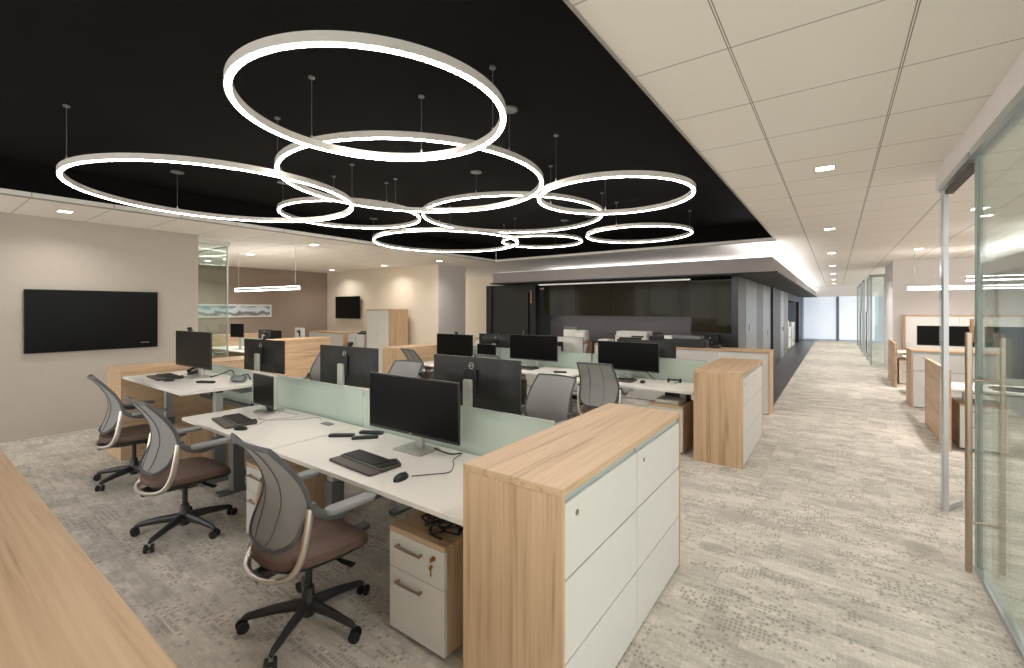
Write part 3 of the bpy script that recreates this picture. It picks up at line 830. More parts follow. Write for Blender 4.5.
def make_headset():
    t = thing('headset', 'headset', 'headset', (0, 0, 0))
    pts = [(0.075*math.cos(a), 0.075*math.sin(a), 0.022) for a in [math.radians(-20 + 220*k/16) for k in range(17)]]
    MB().sweep(pts, 0.010, 8).build('headband', 'black_plastic', t, smooth=True)
    for a in (-20, 200):
        q = math.radians(a); MB().cyl((0.066*math.cos(q), 0.075*math.sin(q), 0.028), (0.092*math.cos(q), 0.075*math.sin(q), 0.028), 0.027, n=16).build('ear_cup', 'black_plastic', t, smooth=True)
    MB().sweep([(0.07, -0.03, 0.02), (0.04, -0.10, 0.012), (-0.01, -0.12, 0.010)], 0.004, 6).build('microphone_boom', 'black_plastic', t, smooth=True)
    return freeze(t)
HEADSET = make_headset()

def remote(loc, rz, label, name='handset_remote'):
    t = thing(name, label, 'remote', loc, rz)
    MB().prism(rrect(-0.095, 0.095, -0.024, 0.024, 0.010), 0, 0.020).build('body', 'black_plastic', t, bevel=0.005)
    MB().box(-0.07, 0.07, -0.013, 0.013, 0.0201, 0.0225).build('key_strip', 'key_dark', t)
    return t
def cord(pts, r, label, mat='black_plastic', name='cable', cat='cable'):
    return tag(MB().sweep(smooth_path(pts, 8), r, 6).build(name, mat, None, smooth=True), label, cat)

# ---------- file cabinets (long storage units)
def storage(name, x0, x1, y0, y1, z, face, n, label, group=None, tiers=3, cat='storage cabinet', lower=None, pull=True):
    """oak carcass; drawer fronts on face '+x','-x','-y','+y', n columns x tiers rows"""
    cx, cy = (x0+x1)/2, (y0+y1)/2
    t = thing(name, label, cat, (cx, cy, 0), 0, group)
    X0, X1, Y0, Y1 = x0-cx, x1-cx, y0-cy, y1-cy
    tk = 0.032; alongy = face in ('+x', '-x')
    g = 'oak_y' if alongy else 'oak_x'
    MB().box(X0, X1, Y0, Y1, z-tk, z).build('top', g, t, bevel=0.0015)
    sd = 0.018
    if alongy:
        MB().box(X0, X1, Y0, Y0+sd, 0.0, z-tk-0.0005).build('end_panel', 'oak_z', t)
        MB().box(X0, X1, Y1-sd, Y1, 0.0, z-tk-0.0005).build('end_panel', 'oak_z', t)
        bx = (X0, X0+sd) if face == '+x' else (X1-sd, X1)
        MB().box(bx[0], bx[1], Y0+sd+0.0005, Y1-sd-0.0005, 0.0, z-tk-0.0005).build('back_panel', 'oak_y', t)
        a0, a1 = Y0+sd+0.001, Y1-sd-0.001
    else:
        MB().box(X0, X0+sd, Y0, Y1, 0.0, z-tk-0.0005).build('end_panel', 'oak_z', t)
        MB().box(X1-sd, X1, Y0, Y1, 0.0, z-tk-0.0005).build('end_panel', 'oak_z', t)
        by = (Y1-sd, Y1) if face == '-y' else (Y0, Y0+sd)
        MB().box(X0+sd+0.0005, X1-sd-0.0005, by[0], by[1], 0.0, z-tk-0.0005).build('back_panel', 'oak_x', t)
        a0, a1 = X0+sd+0.001, X1-sd-0.001
    # plane of the fronts
    fp = {'+x': X1-0.004, '-x': X0+0.004, '-y': Y0+0.004, '+y': Y1-0.004}[face]; sg = -1 if face[0] == '+' else 1
    def bxs(mb, u0, u1, d0, d1, z0, z1):
        d0, d1 = fp + sg*d0, fp + sg*d1
        lo, hi = min(d0, d1), max(d0, d1)
        return mb.box(lo, hi, u0, u1, z0, z1) if alongy else mb.box(u0, u1, lo, hi, z0, z1)
    bxs(MB(), a0, a1, 0.025, 0.06, 0.03, z-tk-0.001).build('carcass', 'cabinet_white', t)
    wcol = (a1-a0)/n; H = z-tk-0.004; plinth = 0.012; hh = (H-plinth)/tiers
    for i in range(n):
        for j in range(tiers):
            u0, u1 = a0 + i*wcol + 0.003, a0 + (i+1)*wcol - 0.003
            zz0, zz1 = plinth + j*hh + 0.002, plinth + (j+1)*hh - 0.003
            top_gap = 0.028 if (j == tiers-1 and pull) else 0.004
            f = bxs(MB(), u0, u1, 0.0, 0.02, zz0, zz1-top_gap).build('drawer_front', 'cabinet_white', t, bevel=0.0015)
            if j == tiers-1 and pull:
                bxs(MB(), u0+0.01, u1-0.01, 0.012, 0.024, zz1-0.026, zz1-0.001).build('finger_pull', 'pull_recess', f)
                L_ = MB(); u = u0 + wcol*0.13
                if alongy: L_.cyl((fp, u, zz1-0.09), (fp-sg*0.004, u, zz1-0.09), 0.011, n=14)
                else: L_.cyl((u, fp, zz1-0.09), (u, fp-sg*0.004, zz1-0.09), 0.011, n=14)
                L_.build('lock', 'pull_pewter', f)
    return t

# ---------- pedestal, fronts toward -y, front centre at origin
def make_pedestal():
    t = thing('drawer_pedestal', 'pedestal', 'pedestal', (0, 0, 0))
    w, d, h = 0.405, 0.52, 0.5525
    MB().box(-w/2, w/2, 0.0, d, h-0.024, h).build('top', 'oak_x', t, bevel=0.0015)
    MB().box(-w/2+0.001, -w/2+0.018, 0.019, d, 0.02, h-0.0245).build('side_panel', 'oak_z', t)
    MB().box(w/2-0.018, w/2-0.001, 0.019, d, 0.02, h-0.0245).build('side_panel', 'oak_z', t)
    MB().box(-w/2+0.019, w/2-0.019, d-0.02, d-0.002, 0.02, h-0.025).build('back_panel', 'oak_z', t)
    MB().box(-w/2+0.02, w/2-0.02, 0.03, d-0.03, 0.0, 0.02).build('plinth', 'black_plastic', t)
    zs = [(0.022, 0.340), (0.344, h-0.027)]
    for i, (a, b) in enumerate(zs):
        f = MB().box(-w/2+0.002, w/2-0.002, 0.0, 0.018, a, b).build('drawer_front', 'cabinet_white', t, bevel=0.0012)
        zh = b - (0.055 if i == 0 else 0.055)
        m = MB(); m.box(-0.135, 0.055, -0.028, -0.018, zh-0.006, zh+0.006); m.box(-0.130, -0.118, -0.018, 0.0, zh-0.006, zh+0.006); m.box(0.038, 0.050, -0.018, 0.0, zh-0.006, zh+0.006)
        m.build('handle', 'pull_pewter', f, bevel=0.002)
        if i == 1:
            MB().cyl((0.130, -0.006, b-0.045), (0.130, 0, b-0.045), 0.012, n=14).build('lock', 'brass', f)
            m = MB(); m.box(0.128, 0.132, -0.026, -0.006, b-0.055, b-0.035); m.cyl((0.126, -0.020, b-0.082), (0.130, -0.020, b-0.082), 0.012, n=12); m.box(0.127, 0.129, -0.024, -0.016, b-0.125, b-0.09)
            m.build('key', 'brass', f)
    return freeze(t)
PED = make_pedestal()

# ---------- sit-stand desk: front edge at local y=0 user side (-y), depth d, width w along x
def desk(x0, x1, yf, sgn, z, label, group, d=0.745):
    """sgn +1: user at -y side of the front edge yf; -1: mirrored"""
    w = x1-x0; t = thing('bench_desk', label, 'desk', ((x0+x1)/2, yf, 0), 0 if sgn > 0 else PI, group)
    MB().prism(rrect(-w/2+0.003, w/2-0.003, 0, d, 0.006), z-0.026, z).build('desktop', 'white_laminate', t, bevel=0.002)
    for s in (-1, 1):
        xx = s*(w/2-0.20)
        m = MB(); m.box(xx-0.05, xx+0.05, 0.32, 0.42, 0.03, 0.45)
        lg = m.build('leg', 'leg_grey', t, bevel=0.003)
        MB().box(xx-0.035, xx+0.035, 0.337, 0.403, 0.45, z-0.065).build('inner_column', 'leg_light', lg, bevel=0.002)
        MB().prism(rrect(xx-0.045, xx+0.045, 0.20, 0.66, 0.02), 0.0, 0.03).build('foot', 'leg_grey', lg, bevel=0.003)
    MB().box(-w/2+0.14, w/2-0.14, 0.345, 0.395, z-0.065, z-0.028).build('beam', 'black_plastic', t)
    MB().box(-w/2+0.25, w/2-0.25, d-0.14, d-0.03, z-0.12, z-0.034).build('cable_tray', 'leg_grey', t)
    MB().box(-w/2+0.16, -w/2+0.26, d-0.13, d-0.05, z+0.0003, z+0.002).build('grommet', 'silver_plastic', t)
    return t

# ================================================================== LAYOUT
# near wooden top at the lower left
storage('storage_cabinet', -3.26, -0.93, -0.18, 0.325, 1.017, '-y', 3, 'long wood topped cabinet at the lower left corner, only its top seen')
# end storage of the benches
storage('storage_cabinet', -1.339, -0.837, 1.49, 3.075, 1.017, '+x', 2, 'nearest storage cabinet with oak top and white drawers facing the corridor')
storage('storage_cabinet', -1.30, -0.80, 5.30, 6.86, 1.017, '+x', 2, 'oak storage cabinet at the corridor end of the second bench')
storage('storage_cabinet', -7.03, -6.50, 1.53, 3.11, 1.017, '-x', 2, 'oak storage cabinet at the far left end of the first bench')
storage('storage_cabinet', -6.62, -6.13, 5.20, 6.80, 1.017, '-x', 2, 'oak storage cabinet at the left end of the second bench')
storage('storage_cabinet', -3.92, -0.86, 8.25, 8.75, 1.017, '-y', 4, 'long white drawer cabinet framed in oak, facing the camera before the dark kitchen', pull=False)
storage('storage_cabinet', -7.05, -4.20, 8.25, 8.75, 1.017, '-y', 4, 'white drawer cabinet behind the second bench, left of the dark gap', pull=False)

A_X = [-6.49, -4.755, -3.18, -1.345]
B_X = [-6.11, -4.70, -2.965, -1.335]
gA, gB = 'white desktops of the first bench', 'white desktops of the second bench'
desk(A_X[0], A_X[1], 1.54, 1, 0.945, 'raised white desk at the far left of the first bench', gA)
desk(A_X[1]+0.004, A_X[2]-0.003, 1.54, 1, 0.73, 'white desk carrying the small square monitor', gA)
desk(A_X[2]+0.003, A_X[3], 1.54, 1, 0.73, 'nearest white desk, beside the large oak and white cabinet', gA)
desk(A_X[0], A_X[1]-0.003, 3.09, -1, 0.73, 'white desk on the far side of the first bench, left end', gA)
desk(A_X[1]+0.003, A_X[2]-0.003, 3.09, -1, 0.73, 'white desk behind the glass divider at the middle of the first bench', gA)
desk(A_X[2]+0.003, A_X[3], 3.09, -1, 0.73, 'white desk behind the nearest big monitor, far side of the first bench', gA)
desk(B_X[0], B_X[1]-0.003, 5.40, 1, 0.74, 'white desk at the left end of the second bench', gB)
desk(B_X[1]+0.004, B_X[2], 5.40, 1, 0.782, 'slightly raised white desk in the middle of the second bench', gB)
desk(B_X[2]+0.006, B_X[3], 5.40, 1, 0.74, 'white desk beside the second oak cabinet by the corridor', gB)
desk(B_X[0], B_X[1]-0.003, 6.95, -1, 0.74, 'white desk on the far side of the second bench, left end', gB)
desk(B_X[1]+0.003, B_X[2]-0.003, 6.95, -1, 0.74, 'white desk on the far side of the second bench, middle', gB)
desk(B_X[2]+0.003, B_X[3], 6.95, -1, 0.74, 'white desk on the far side of the second bench, corridor end', gB)

def divider(xs, y, z0, z1, label):
    t = thing('glass_divider', label, 'divider', ((xs[0]+xs[-1])/2, y, 0)); cx = (xs[0]+xs[-1])/2
    for i in range(len(xs)-1):
        p = MB().box(xs[i]-cx+0.01, xs[i+1]-cx-0.01, -0.006, 0.006, z0, z1).build('pane', 'frosted_green', t, bevel=0.001)
        MB().box(xs[i]-cx+0.01, xs[i+1]-cx-0.01, -0.0065, 0.0065, z1+0.0005, z1+0.004).build('edge_strip', 'silver_plastic', p)
        for u in (0.2, 0.8):
            x = xs[i]-cx + u*(xs[i+1]-xs[i]); MB().box(x-0.02, x+0.02, -0.016, 0.016, z0-0.02, z0+0.05).build('clamp', 'black_plastic', t, bevel=0.002)
    MB().box(xs[0]-cx, xs[-1]-cx, -0.012, 0.012, z0-0.06, z0-0.0205).build('rail', 'leg_grey', t)
    return t
divider(A_X, 2.312, 0.66, 1.03, 'green frosted glass divider along the nearest bench')
divider(B_X, 6.172, 0.68, 1.03, 'green frosted glass divider along the second bench')

# pedestals
gp = 'white fronted drawer pedestals under the desks'
place(PED, (-1.725, 1.562, 0), 0, 'nearest white drawer pedestal with brass key, under the front desk', gp)
place(PED, (-3.40, 1.58, 0), 0, 'white drawer pedestal half hidden behind the nearest task chair', gp)
place(PED, (-5.165, 1.58, 0), 0, 'oak sided pedestal under the raised desk', gp)
place(PED, (-1.65, 5.42, 0), 0, 'white drawer pedestal under the second bench next to the second oak cabinet', gp)
place(PED, (-3.43, 5.42, 0), 0, 'oak sided pedestal under the middle desk of the second bench', gp)
place(PED, (-4.98, 5.42, 0), 0, 'drawer pedestal under the left desk of the second bench', gp)

# chairs
gc = 'grey mesh task chairs with brown seats'
for x, y, rz, lab in (
    (-2.32, 1.335, -3, 'nearest mesh task chair, at the front desk'),
    (-4.066, 1.34, 0, 'second mesh task chair, at the desk with the square monitor'),
    (-5.72, 1.45, -6, 'third mesh task chair, at the raised desk near the screen wall'),
    (-2.22, 3.50, 176, 'mesh chair just behind the big monitor back showing a round logo'),
    (-4.24, 3.48, 188, 'mesh chair whose top shows above the nearest wide screen'),
    (-6.02, 3.60, 196, 'mesh chair between the two monitor backs at left, before the oak panel'),
    (-2.37, 5.24, 3, 'mesh chair at the second bench, back turned, beside the gap in its desks'),
    (-4.02, 5.25, 0, 'mesh chair at the second bench, mostly behind the round logo monitor'),
    (-5.58, 5.22, -14, 'mesh chair by the left end cabinet of the second bench'),
    (-3.95, 7.30, 180, 'pale chair back on the far side of the second bench'),
    (-5.55, 7.34, 184, 'chair at the left, far side of the second bench'),
    (-11.75, 4.35, 15, 'chair at the white desk in the left area, below the landscape print')):
    place(CHAIR, (x, y, 0), math.radians(rz), lab, gc)

# monitors on bench one
gm = 'black wide monitors on the benches'
def mon(proto, x, y, z, rz, label, group=gm, zoff=0):
    return place(proto, (x, y, z), math.radians(rz), label, group)
mon(MON, -2.350, 2.135, 0.7305, 1, 'nearest wide monitor, black screen facing the camera')
mon(MON, -5.76, 2.02, 0.9455, 2, 'wide monitor on the raised desk near the screen wall')
mon(TALL, -2.19, 2.52, 0.7305, 181, 'monitor back with round logo behind the nearest screen')
mon(TALL, -3.80, 2.54, 0.7305, 184, 'monitor back right of the oak panel, with a webcam on top')
mon(TALL, -5.45, 2.54, 0.7305, 184, 'monitor back standing between the raised desk and the oak panel')
place(SMALL, (-4.36, 2.12, 0.7305), math.radians(-2), 'small square monitor with silver edge, turned toward the left')
# bench two
mon(MON, -2.33, 6.00, 0.7405, 0, 'wide monitor in front of the second oak cabinet and the seated grey chair back')
mon(MON, -3.88, 6.00, 0.7825, 2, 'wide monitor on the slightly raised middle desk of the second bench')
mon(MON, -5.56, 6.00, 0.7405, 0, 'wide monitor with webcam at the left end of the second bench')
mon(MON, -2.25, 6.40, 0.7405, 180, 'dark monitor back at the corridor end of the second bench, far side')
mon(MON, -4.95, 6.36, 0.7405, 176, 'dark monitor on the far side of the second bench, beside the left screen')
place(PALE, (-3.66, 6.42, 0.7405), math.radians(181), 'pale silver monitor back behind the middle screen of the second bench')
dup(SMALL, (-4.80, 5.98, 0.76), math.radians(-6), 'smaller black monitor overlapping the dark one at the second bench', skip=('silver_edge',))
# webcams
for x, y, z, rz, lab in ((-2.25, 2.10, 1.2385, 0, 'webcam on top of the nearest wide screen'), (-3.78, 2.60, 1.341, 180, 'webcam on the monitor back right of the oak panel'),
                         (-5.45, 2.60, 1.341, 180, 'webcam on the leftmost monitor back of the bench'), (-5.86, 1.975, 1.4535, 2, 'webcam on the monitor of the raised desk'),
                         (-5.52, 5.96, 1.2485, 0, 'webcam on the left screen of the second bench'), (-4.86, 6.42, 1.2485, 176, 'webcam on the dark monitor at the far side of the second bench')):
    place(CAMERA, (x, y, z), math.radians(rz), lab, 'webcams clipped on the monitors')

# keyboards, mice, phones and small things
gk = 'black keyboards on the desks'
for x, y, z, rz, lab in ((-2.40, 1.73, 0.7305, -3, 'nearest black keyboard with wide palm rest'),
                         (-4.20, 1.72, 0.7305, -8, 'black keyboard in front of the square monitor'),
                         (-5.98, 1.76, 0.9455, -4, 'black keyboard on the raised desk'),
                         (-2.38, 5.72, 0.7405, 0, 'keyboard beside the seated chair back at the second bench'),
                         (-3.92, 5.72, 0.7825, 0, 'keyboard on the middle desk of the second bench')):
    place(KEYB, (x, y, z), math.radians(rz), lab, gk)
for x, y, z, rz, lab in ((-2.01, 1.71, 0.7305, 10, 'computer mouse beside the nearest keyboard'), (-3.88, 1.66, 0.7305, -60, 'computer mouse beside the keyboard of the square monitor'),
                         (-5.66, 1.72, 0.9455, -60, 'computer mouse on the raised desk'), (-2.04, 5.74, 0.7405, 0, 'computer mouse on the second bench')):
    place(MOUSE, (x, y, z), math.radians(rz), lab, 'black computer mice')
place(PHONE, (-6.08, 2.12, 0.9455), math.radians(-20), 'black desk phone on the raised desk behind the keyboard', 'desk phones')
HS = place(HEADSET, (-1.72, 6.02, 0.7405), 0.4, 'black headset at the right end of the second bench desk', 'headsets')
place(HEADSET, (-1.55, 2.17, 0.7305), 1.2, 'black headset standing between the nearest desk and the oak cabinet', 'headsets')
remote((-3.05, 2.02, 0.7305), math.radians(38), 'short black remote lying at the joint of the two front desks')
remote((-2.93, 2.20, 0.7305), math.radians(28), 'slim black remote close behind the other one on the front desk', 'slim_remote')
remote((-2.86, 2.09, 0.7305), math.radians(48), 'third black stick beside the slim remote near the wide monitor', 'slim_remote')
remote((-5.22, 1.90, 0.9455), math.radians(28), 'black remote on the raised desk')
remote((-3.22, 5.66, 0.7825), math.radians(20), 'black remote on the middle desk of the second bench')
t = thing('desk_speaker', 'rounded grey speaker with a black strap at the right of the raised desk', 'speaker', (-5.0, 2.12, 0.9455), 0.3)
MB().sweep([(-0.09, 0, 0.035), (-0.07, 0, 0.036), (0.07, 0, 0.036), (0.09, 0, 0.035)], [0.022, 0.035, 0.035, 0.022], 16).build('shell', 'leg_grey', t, smooth=True)
MB().sweep([(0.04, 0.0, 0.07), (0.10, 0.02, 0.085), (0.14, 0.02, 0.03)], 0.006, 8).build('strap', 'black_plastic', t, smooth=True)
for x, y, lab in ((-3.48, 2.17, 'small square desk grommet plate near the glass divider'),):
    tag(MB().prism([(x+a, y+b) for a, b in rrect(-0.06, 0.06, -0.03, 0.03, 0.01)], 0.7305, 0.736).build('socket_plate', 'leg_grey'), lab, 'socket plate')
o = tag(MB().box(-2.80, -2.745, 2.290, 2.3035, 0.86, 0.945).build('divider_tag', 'black_plastic', None, bevel=0.002), 'small dark square plate on the glass divider left of the nearest screen', 'plate')
# cables
zc = 0.7335
cord([(-1.985, 1.766, zc+0.004), (-1.92, 1.86, zc), (-1.86, 1.95, zc), (-1.93, 2.06, zc), (-1.99, 2.12, zc), (-2.03, 2.25, zc)], 0.0026, 'thin black mouse cable curling on the nearest desk')
cord([(-4.35, 2.24, zc+0.01), (-4.20, 2.18, zc), (-4.0, 2.20, zc), (-3.92, 2.12, zc), (-4.02, 1.96, zc), (-3.95, 1.84, zc), (-3.89, 1.72, zc)], 0.003, 'pale looped cable by the square monitor', 'silver_plastic')
cord([(-4.42, 2.2, zc), (-4.25, 1.98, zc), (-4.05, 1.92, zc), (-3.82, 2.12, zc), (-3.75, 2.24, zc), (-3.66, 2.22, zc)], 0.003, 'second pale cable crossing in front of the square monitor foot', 'silver_plastic')
cord([(-5.60, 2.08, 0.9485), (-5.48, 2.16, 0.99), (-5.36, 2.2, 1.03), (-5.28, 2.2, 0.96), (-5.26, 2.18, 0.9485)], 0.006, 'black cable loop behind the raised desk monitor')
cord([(-2.28, 6.05, 0.85), (-2.12, 6.08, 0.84), (-2.02, 6.10, 0.75), (-2.00, 6.10, 0.745)], 0.006, 'black cable curving down beside the second bench monitor foot')
cord([(-2.20, 2.16, 0.76), (-2.12, 2.17, 0.745), (-2.07, 2.20, 0.7335), (-2.04, 2.25, 0.7335)], 0.005, 'short black cable behind the nearest monitor foot')
pts = []
for k in range(70):
    a = k*0.55; r = 0.085 + 0.03*math.sin(k*1.3); pts.append((-1.655 + r*math.cos(a)*1.1, 1.70 + r*math.sin(a), 0.565 + 0.09*(k/70) + 0.02*math.sin(k*0.9)))
pts += [(-1.74, 1.66, 0.58), (-1.66, 1.60, 0.565), (-1.58, 1.60, 0.562)]
tag(MB().sweep(pts, 0.0055, 6).build('cable_coil', 'black_plastic', None, smooth=True), 'tangle of black cable on top of the nearest pedestal', 'cable coil')
tag(MB().box(-1.90, -1.76, 1.84, 2.0, 0.553, 0.66).build('power_supply', 'black_plastic', None, bevel=0.006), 'black power box behind the cable tangle on the nearest pedestal', 'power box')
tag(MB().box(-1.80, -1.52, 5.50, 5.80, 0.553, 0.60).build('docking_box', 'printer_white', None, bevel=0.006), 'grey flat box on the second bench pedestal', 'box')
tag(MB().box(-1.78, -1.48, 5.82, 5.93, 0.553, 0.68).build('power_supply', 'black_plastic', None, bevel=0.006), 'black box standing behind the grey flat box under the second bench', 'power box')
# small tissue box / cups on the far side
tag(MB().box(-4.42, -4.32, 6.30, 6.38, 0.7405, 0.83).build('white_box', 'paper', None, bevel=0.004), 'small white box at the foot of the second bench divider', 'box')
t = thing('picture_easel', 'orange wooden stand leaning beside the left screen of the second bench', 'stand', (-6.03, 5.98, 0.7405))
for s in (-1, 1): MB().sweep([(s*0.05, 0, 0.0), (0.0, 0.0, 0.22)], 0.007, 6).build('leg', 'orange_wood', t)
MB().box(-0.06, 0.06, -0.01, 0.01, 0.05, 0.065).build('crossbar', 'orange_wood', t)

# things on the long cabinets before the kitchen
zt = 1.0175
def printer(x, y, w, d, h, label, mat='printer_white', tray=True, name='office_printer'):
    t = thing(name, label, 'printer', (x, y, zt))
    MB().prism(rrect(-w/2, w/2, -d/2, d/2, 0.02), 0, h*0.72).build('body', mat, t, bevel=0.006)
    MB().prism(rrect(-w/2+0.01, w/2-0.01, -d/2+0.03, d/2-0.01, 0.02), h*0.73, h).build('scanner_lid', mat, t, bevel=0.006)
    if tray:
        MB().box(-w*0.36, w*0.36, -d/2-0.004, -d/2-0.0005, h*0.30, h*0.55).build('paper_slot', 'black_plastic', t)
        MB().box(w*0.05, w*0.42, -d/2-0.02, -d/2-0.0045, h*0.58, h*0.70).build('control_panel', 'bezel_dark', t)
    return t
printer(-3.20, 8.52, 0.62, 0.40, 0.25, 'white printer on the long cabinet above the wide screen')
t = thing('laptop_tray', 'grey framed upright tray on the cabinet behind the pale monitor', 'tray', (-4.64, 8.5, zt))
MB().box(-0.16, 0.16, 0.10, 0.13, 0, 0.30).build('back', 'leg_grey', t, bevel=0.004)
MB().box(-0.13, 0.13, 0.03, 0.099, 0.0, 0.24).build('papers', 'paper', t)
t = thing('small_appliance', 'white rounded machine on the cabinet, left of the dark gap', 'appliance', (-4.33, 8.5, zt)); t.location.x = -4.325
MB().prism(rrect(-0.125, 0.125, -0.12, 0.12, 0.04), 0, 0.24).build('body', 'printer_white', t, bevel=0.03, seg=3)
MB().box(-0.09, 0.09, -0.124, -0.1205, 0.06, 0.19).build('front_plate', 'paper', t)
for x, w_, h_, lab in ((-3.78, 0.22, 0.07, 'stack of white paper by the white rounded machine'), (-3.10, 0.0, 0, '')):
    if w_: tag(MB().box(x-w_/2, x+w_/2, 8.38, 8.66, zt, zt+h_).build('paper_stack', 'paper', None, bevel=0.003), lab, 'paper')
t = thing('label_printer', 'black machine between the white printer and the dark copier', 'printer', (-3.90+0.02, 8.55, zt)); t.location.x = -2.74; t.location.y = 8.6
MB().prism(rrect(-0.13, 0.13, -0.14, 0.14, 0.03), 0, 0.17).build('body', 'black_plastic', t, bevel=0.01)
MB().sweep([(-0.10, 0.05, 0.17), (-0.12, 0.05, 0.22), (0.05, 0.05, 0.23)], 0.02, 8).build('hopper', 'black_plastic', t, smooth=True)
t = thing('copier', 'dark flat topped copier at the right of the white printer', 'printer', (-2.22, 8.5, zt))
MB().prism(rrect(-0.36, 0.36, -0.2, 0.2, 0.02), 0, 0.14).build('body', 'bezel_dark', t, bevel=0.008)
MB().prism(rrect(-0.30, 0.28, -0.12, 0.18, 0.02), 0.1405, 0.20).build('lid', 'leg_grey', t, bevel=0.008)
MB().box(-0.33, -0.20, -0.19, -0.13, 0.141, 0.20).build('paper_tag', 'paper', t)
t = thing('desk_telephone', 'black phone on top of the dark copier end', 'telephone', (-1.72, 8.5, zt))
MB().prism(rrect(-0.08, 0.08, -0.09, 0.09, 0.02), 0, 0.06).build('body', 'black_plastic', t, bevel=0.01)
MB().sweep([(-0.07, -0.06, 0.075), (-0.07, 0, 0.095), (-0.07, 0.07, 0.075)], 0.018, 8).build('handset', 'black_plastic', t, smooth=True)

# ---------- kitchen wall inside the dark block
def kitchen():
    t = thing('kitchen_wall_unit', 'smoked glass wall cupboards over the dark kitchen recess', 'cupboard', (0, 0, 0))
    x0, x1 = -6.15, -2.46; n = 4; wd = (x1-x0)/n
    MB().box(x0, x1, 9.98, 10.34, 1.56, 2.31).build('cabinet_body', 'dark_panel', t)
    for i in range(n):
        MB().box(x0+i*wd+0.004, x0+(i+1)*wd-0.004, 9.955, 9.975, 1.535, 2.29).build('door', 'smoked_glass', t)
    tag(MB().box(x0, x1, 9.70, 9.76, 2.30, 2.326).build('light_strip', 'niche_light'), 'white light strip along the top of the smoked cupboards', 'light strip')
    tag(MB().box(x0, x1, 10.0, 10.03, 1.546, 1.557).build('under_cupboard_light', 'under_light'), 'thin light under the smoked cupboards', 'light strip')
    b = thing('kitchen_counter', 'dark kitchen counter beneath the smoked cupboards', 'counter', (0, 0, 0))
    MB().box(x0, x1, 9.75, 10.34, 0.0, 0.88).build('base', 'dark_panel', b)
    MB().box(x0, x1, 9.73, 10.34, 0.881, 0.92).build('worktop', 'bezel_dark', b)
    r = thing('kitchen_tall_unit', 'tall glossy dark cupboard at the corridor corner', 'cupboard', (0, 0, 0))
    MB().box(-2.44, -1.66, 9.75, 10.34, 0.0, 2.28).build('cabinet_body', 'dark_panel', r)
    for a, b_, c, d_ in ((-2.43, -2.05, 1.22, 2.26), (-2.045, -1.67, 1.22, 2.26), (-2.43, -2.05, 0.05, 0.80), (-2.045, -1.67, 0.05, 0.80)):
        MB().box(a, b_, 9.728, 9.748, c, d_).build('door', 'smoked_glass', r)
    f = MB().box(-2.43, -1.67, 9.728, 9.748, 0.81, 1.0).build('drawer_front', 'dark_panel', r)
    MB().box(-2.2, -1.9, 9.70, 9.727, 0.93, 0.945).build('handle', 'stainless', f)
    c = thing('coffee_machine', 'black coffee machine in the tall dark cupboard niche', 'coffee machine', (-2.05, 9.62, 1.0)); c.location = (-2.05, 9.66, 1.0)
    MB().prism(rrect(-0.16, 0.16, -0.02, 0.06, 0.02), 0.004, 0.20).build('body', 'black_plastic', c, bevel=0.01)
    MB().cyl((0, -0.03, 0.12), (0, -0.02, 0.12), 0.02, n=14).build('dial', 'stainless', c)
kitchen()
sbox('wall_kitchen_pier', 'dark_panel', -1.65, -1.531, 9.60, 9.668, 0, 2.33)
# copier alcove along the corridor
t = thing('corridor_copier', 'white office copier with blue panel in the dark corridor alcove', 'copier', (-1.95, 23.2, 0))
MB().prism(rrect(-0.3, 0.36, -1.3, -0.3, 0.04), 0.05, 0.95).build('cabinet', 'printer_white', t, bevel=0.01)
MB().prism(rrect(-0.3, 0.30, -1.2, -0.4, 0.04), 0.951, 1.2).build('scanner', 'printer_white', t, bevel=0.01)
MB().box(-0.1, 0.25, -1.0, -0.6, 1.201, 1.45).build('feeder', 'blue_plastic', t, bevel=0.03)
MB().box(0.361, 0.38, -1.2, -0.4, 0.5, 0.52).build('drawer_gap', 'black_plastic', t)
t = thing('vending_unit', 'pale appliance behind the corridor copier', 'appliance', (-1.95, 24.6, 0))
MB().prism(rrect(-0.3, 0.36, -0.9, 0.6, 0.04), 0.02, 1.1).build('body', 'printer_white', t, bevel=0.01)
MB().box(0.361, 0.37, -0.7, 0.4, 0.2, 0.9).build('door', 'stainless', t)

# ---------- big wall screen, set in the wall
t = thing('wall_screen', 'big black flat screen on the left wall', 'television', (-8.6, 1.75, 1.54))
MB().box(0.001, 0.045, -0.71, 0.71, -0.425, 0.42).build('bezel', 'screen_black', t, bevel=0.004)
MB().box(0.0455, 0.047, -0.685, 0.66, -0.375, 0.39).build('screen', 'screen_black', t)
MB().box(0.0475, 0.0485, 0.50, 0.60, -0.350, -0.342).build('maker_mark', 'silver_plastic', t)
t = thing('wall_screen', 'small black flat screen on the far cream wall', 'television', (-12.9, 8.85, 1.75), 0)
MB().box(-0.64, 0.64, -0.12, -0.07, -0.36, 0.36).build('bezel', 'screen_black', t, bevel=0.006)
MB().box(-0.58, 0.58, -0.1225, -0.1205, -0.33, 0.34).build('screen', 'screen_black', t)
MB().box(-0.2, 0.2, -0.07, -0.001, -0.2, 0.2).build('bracket', 'black_plastic', t)

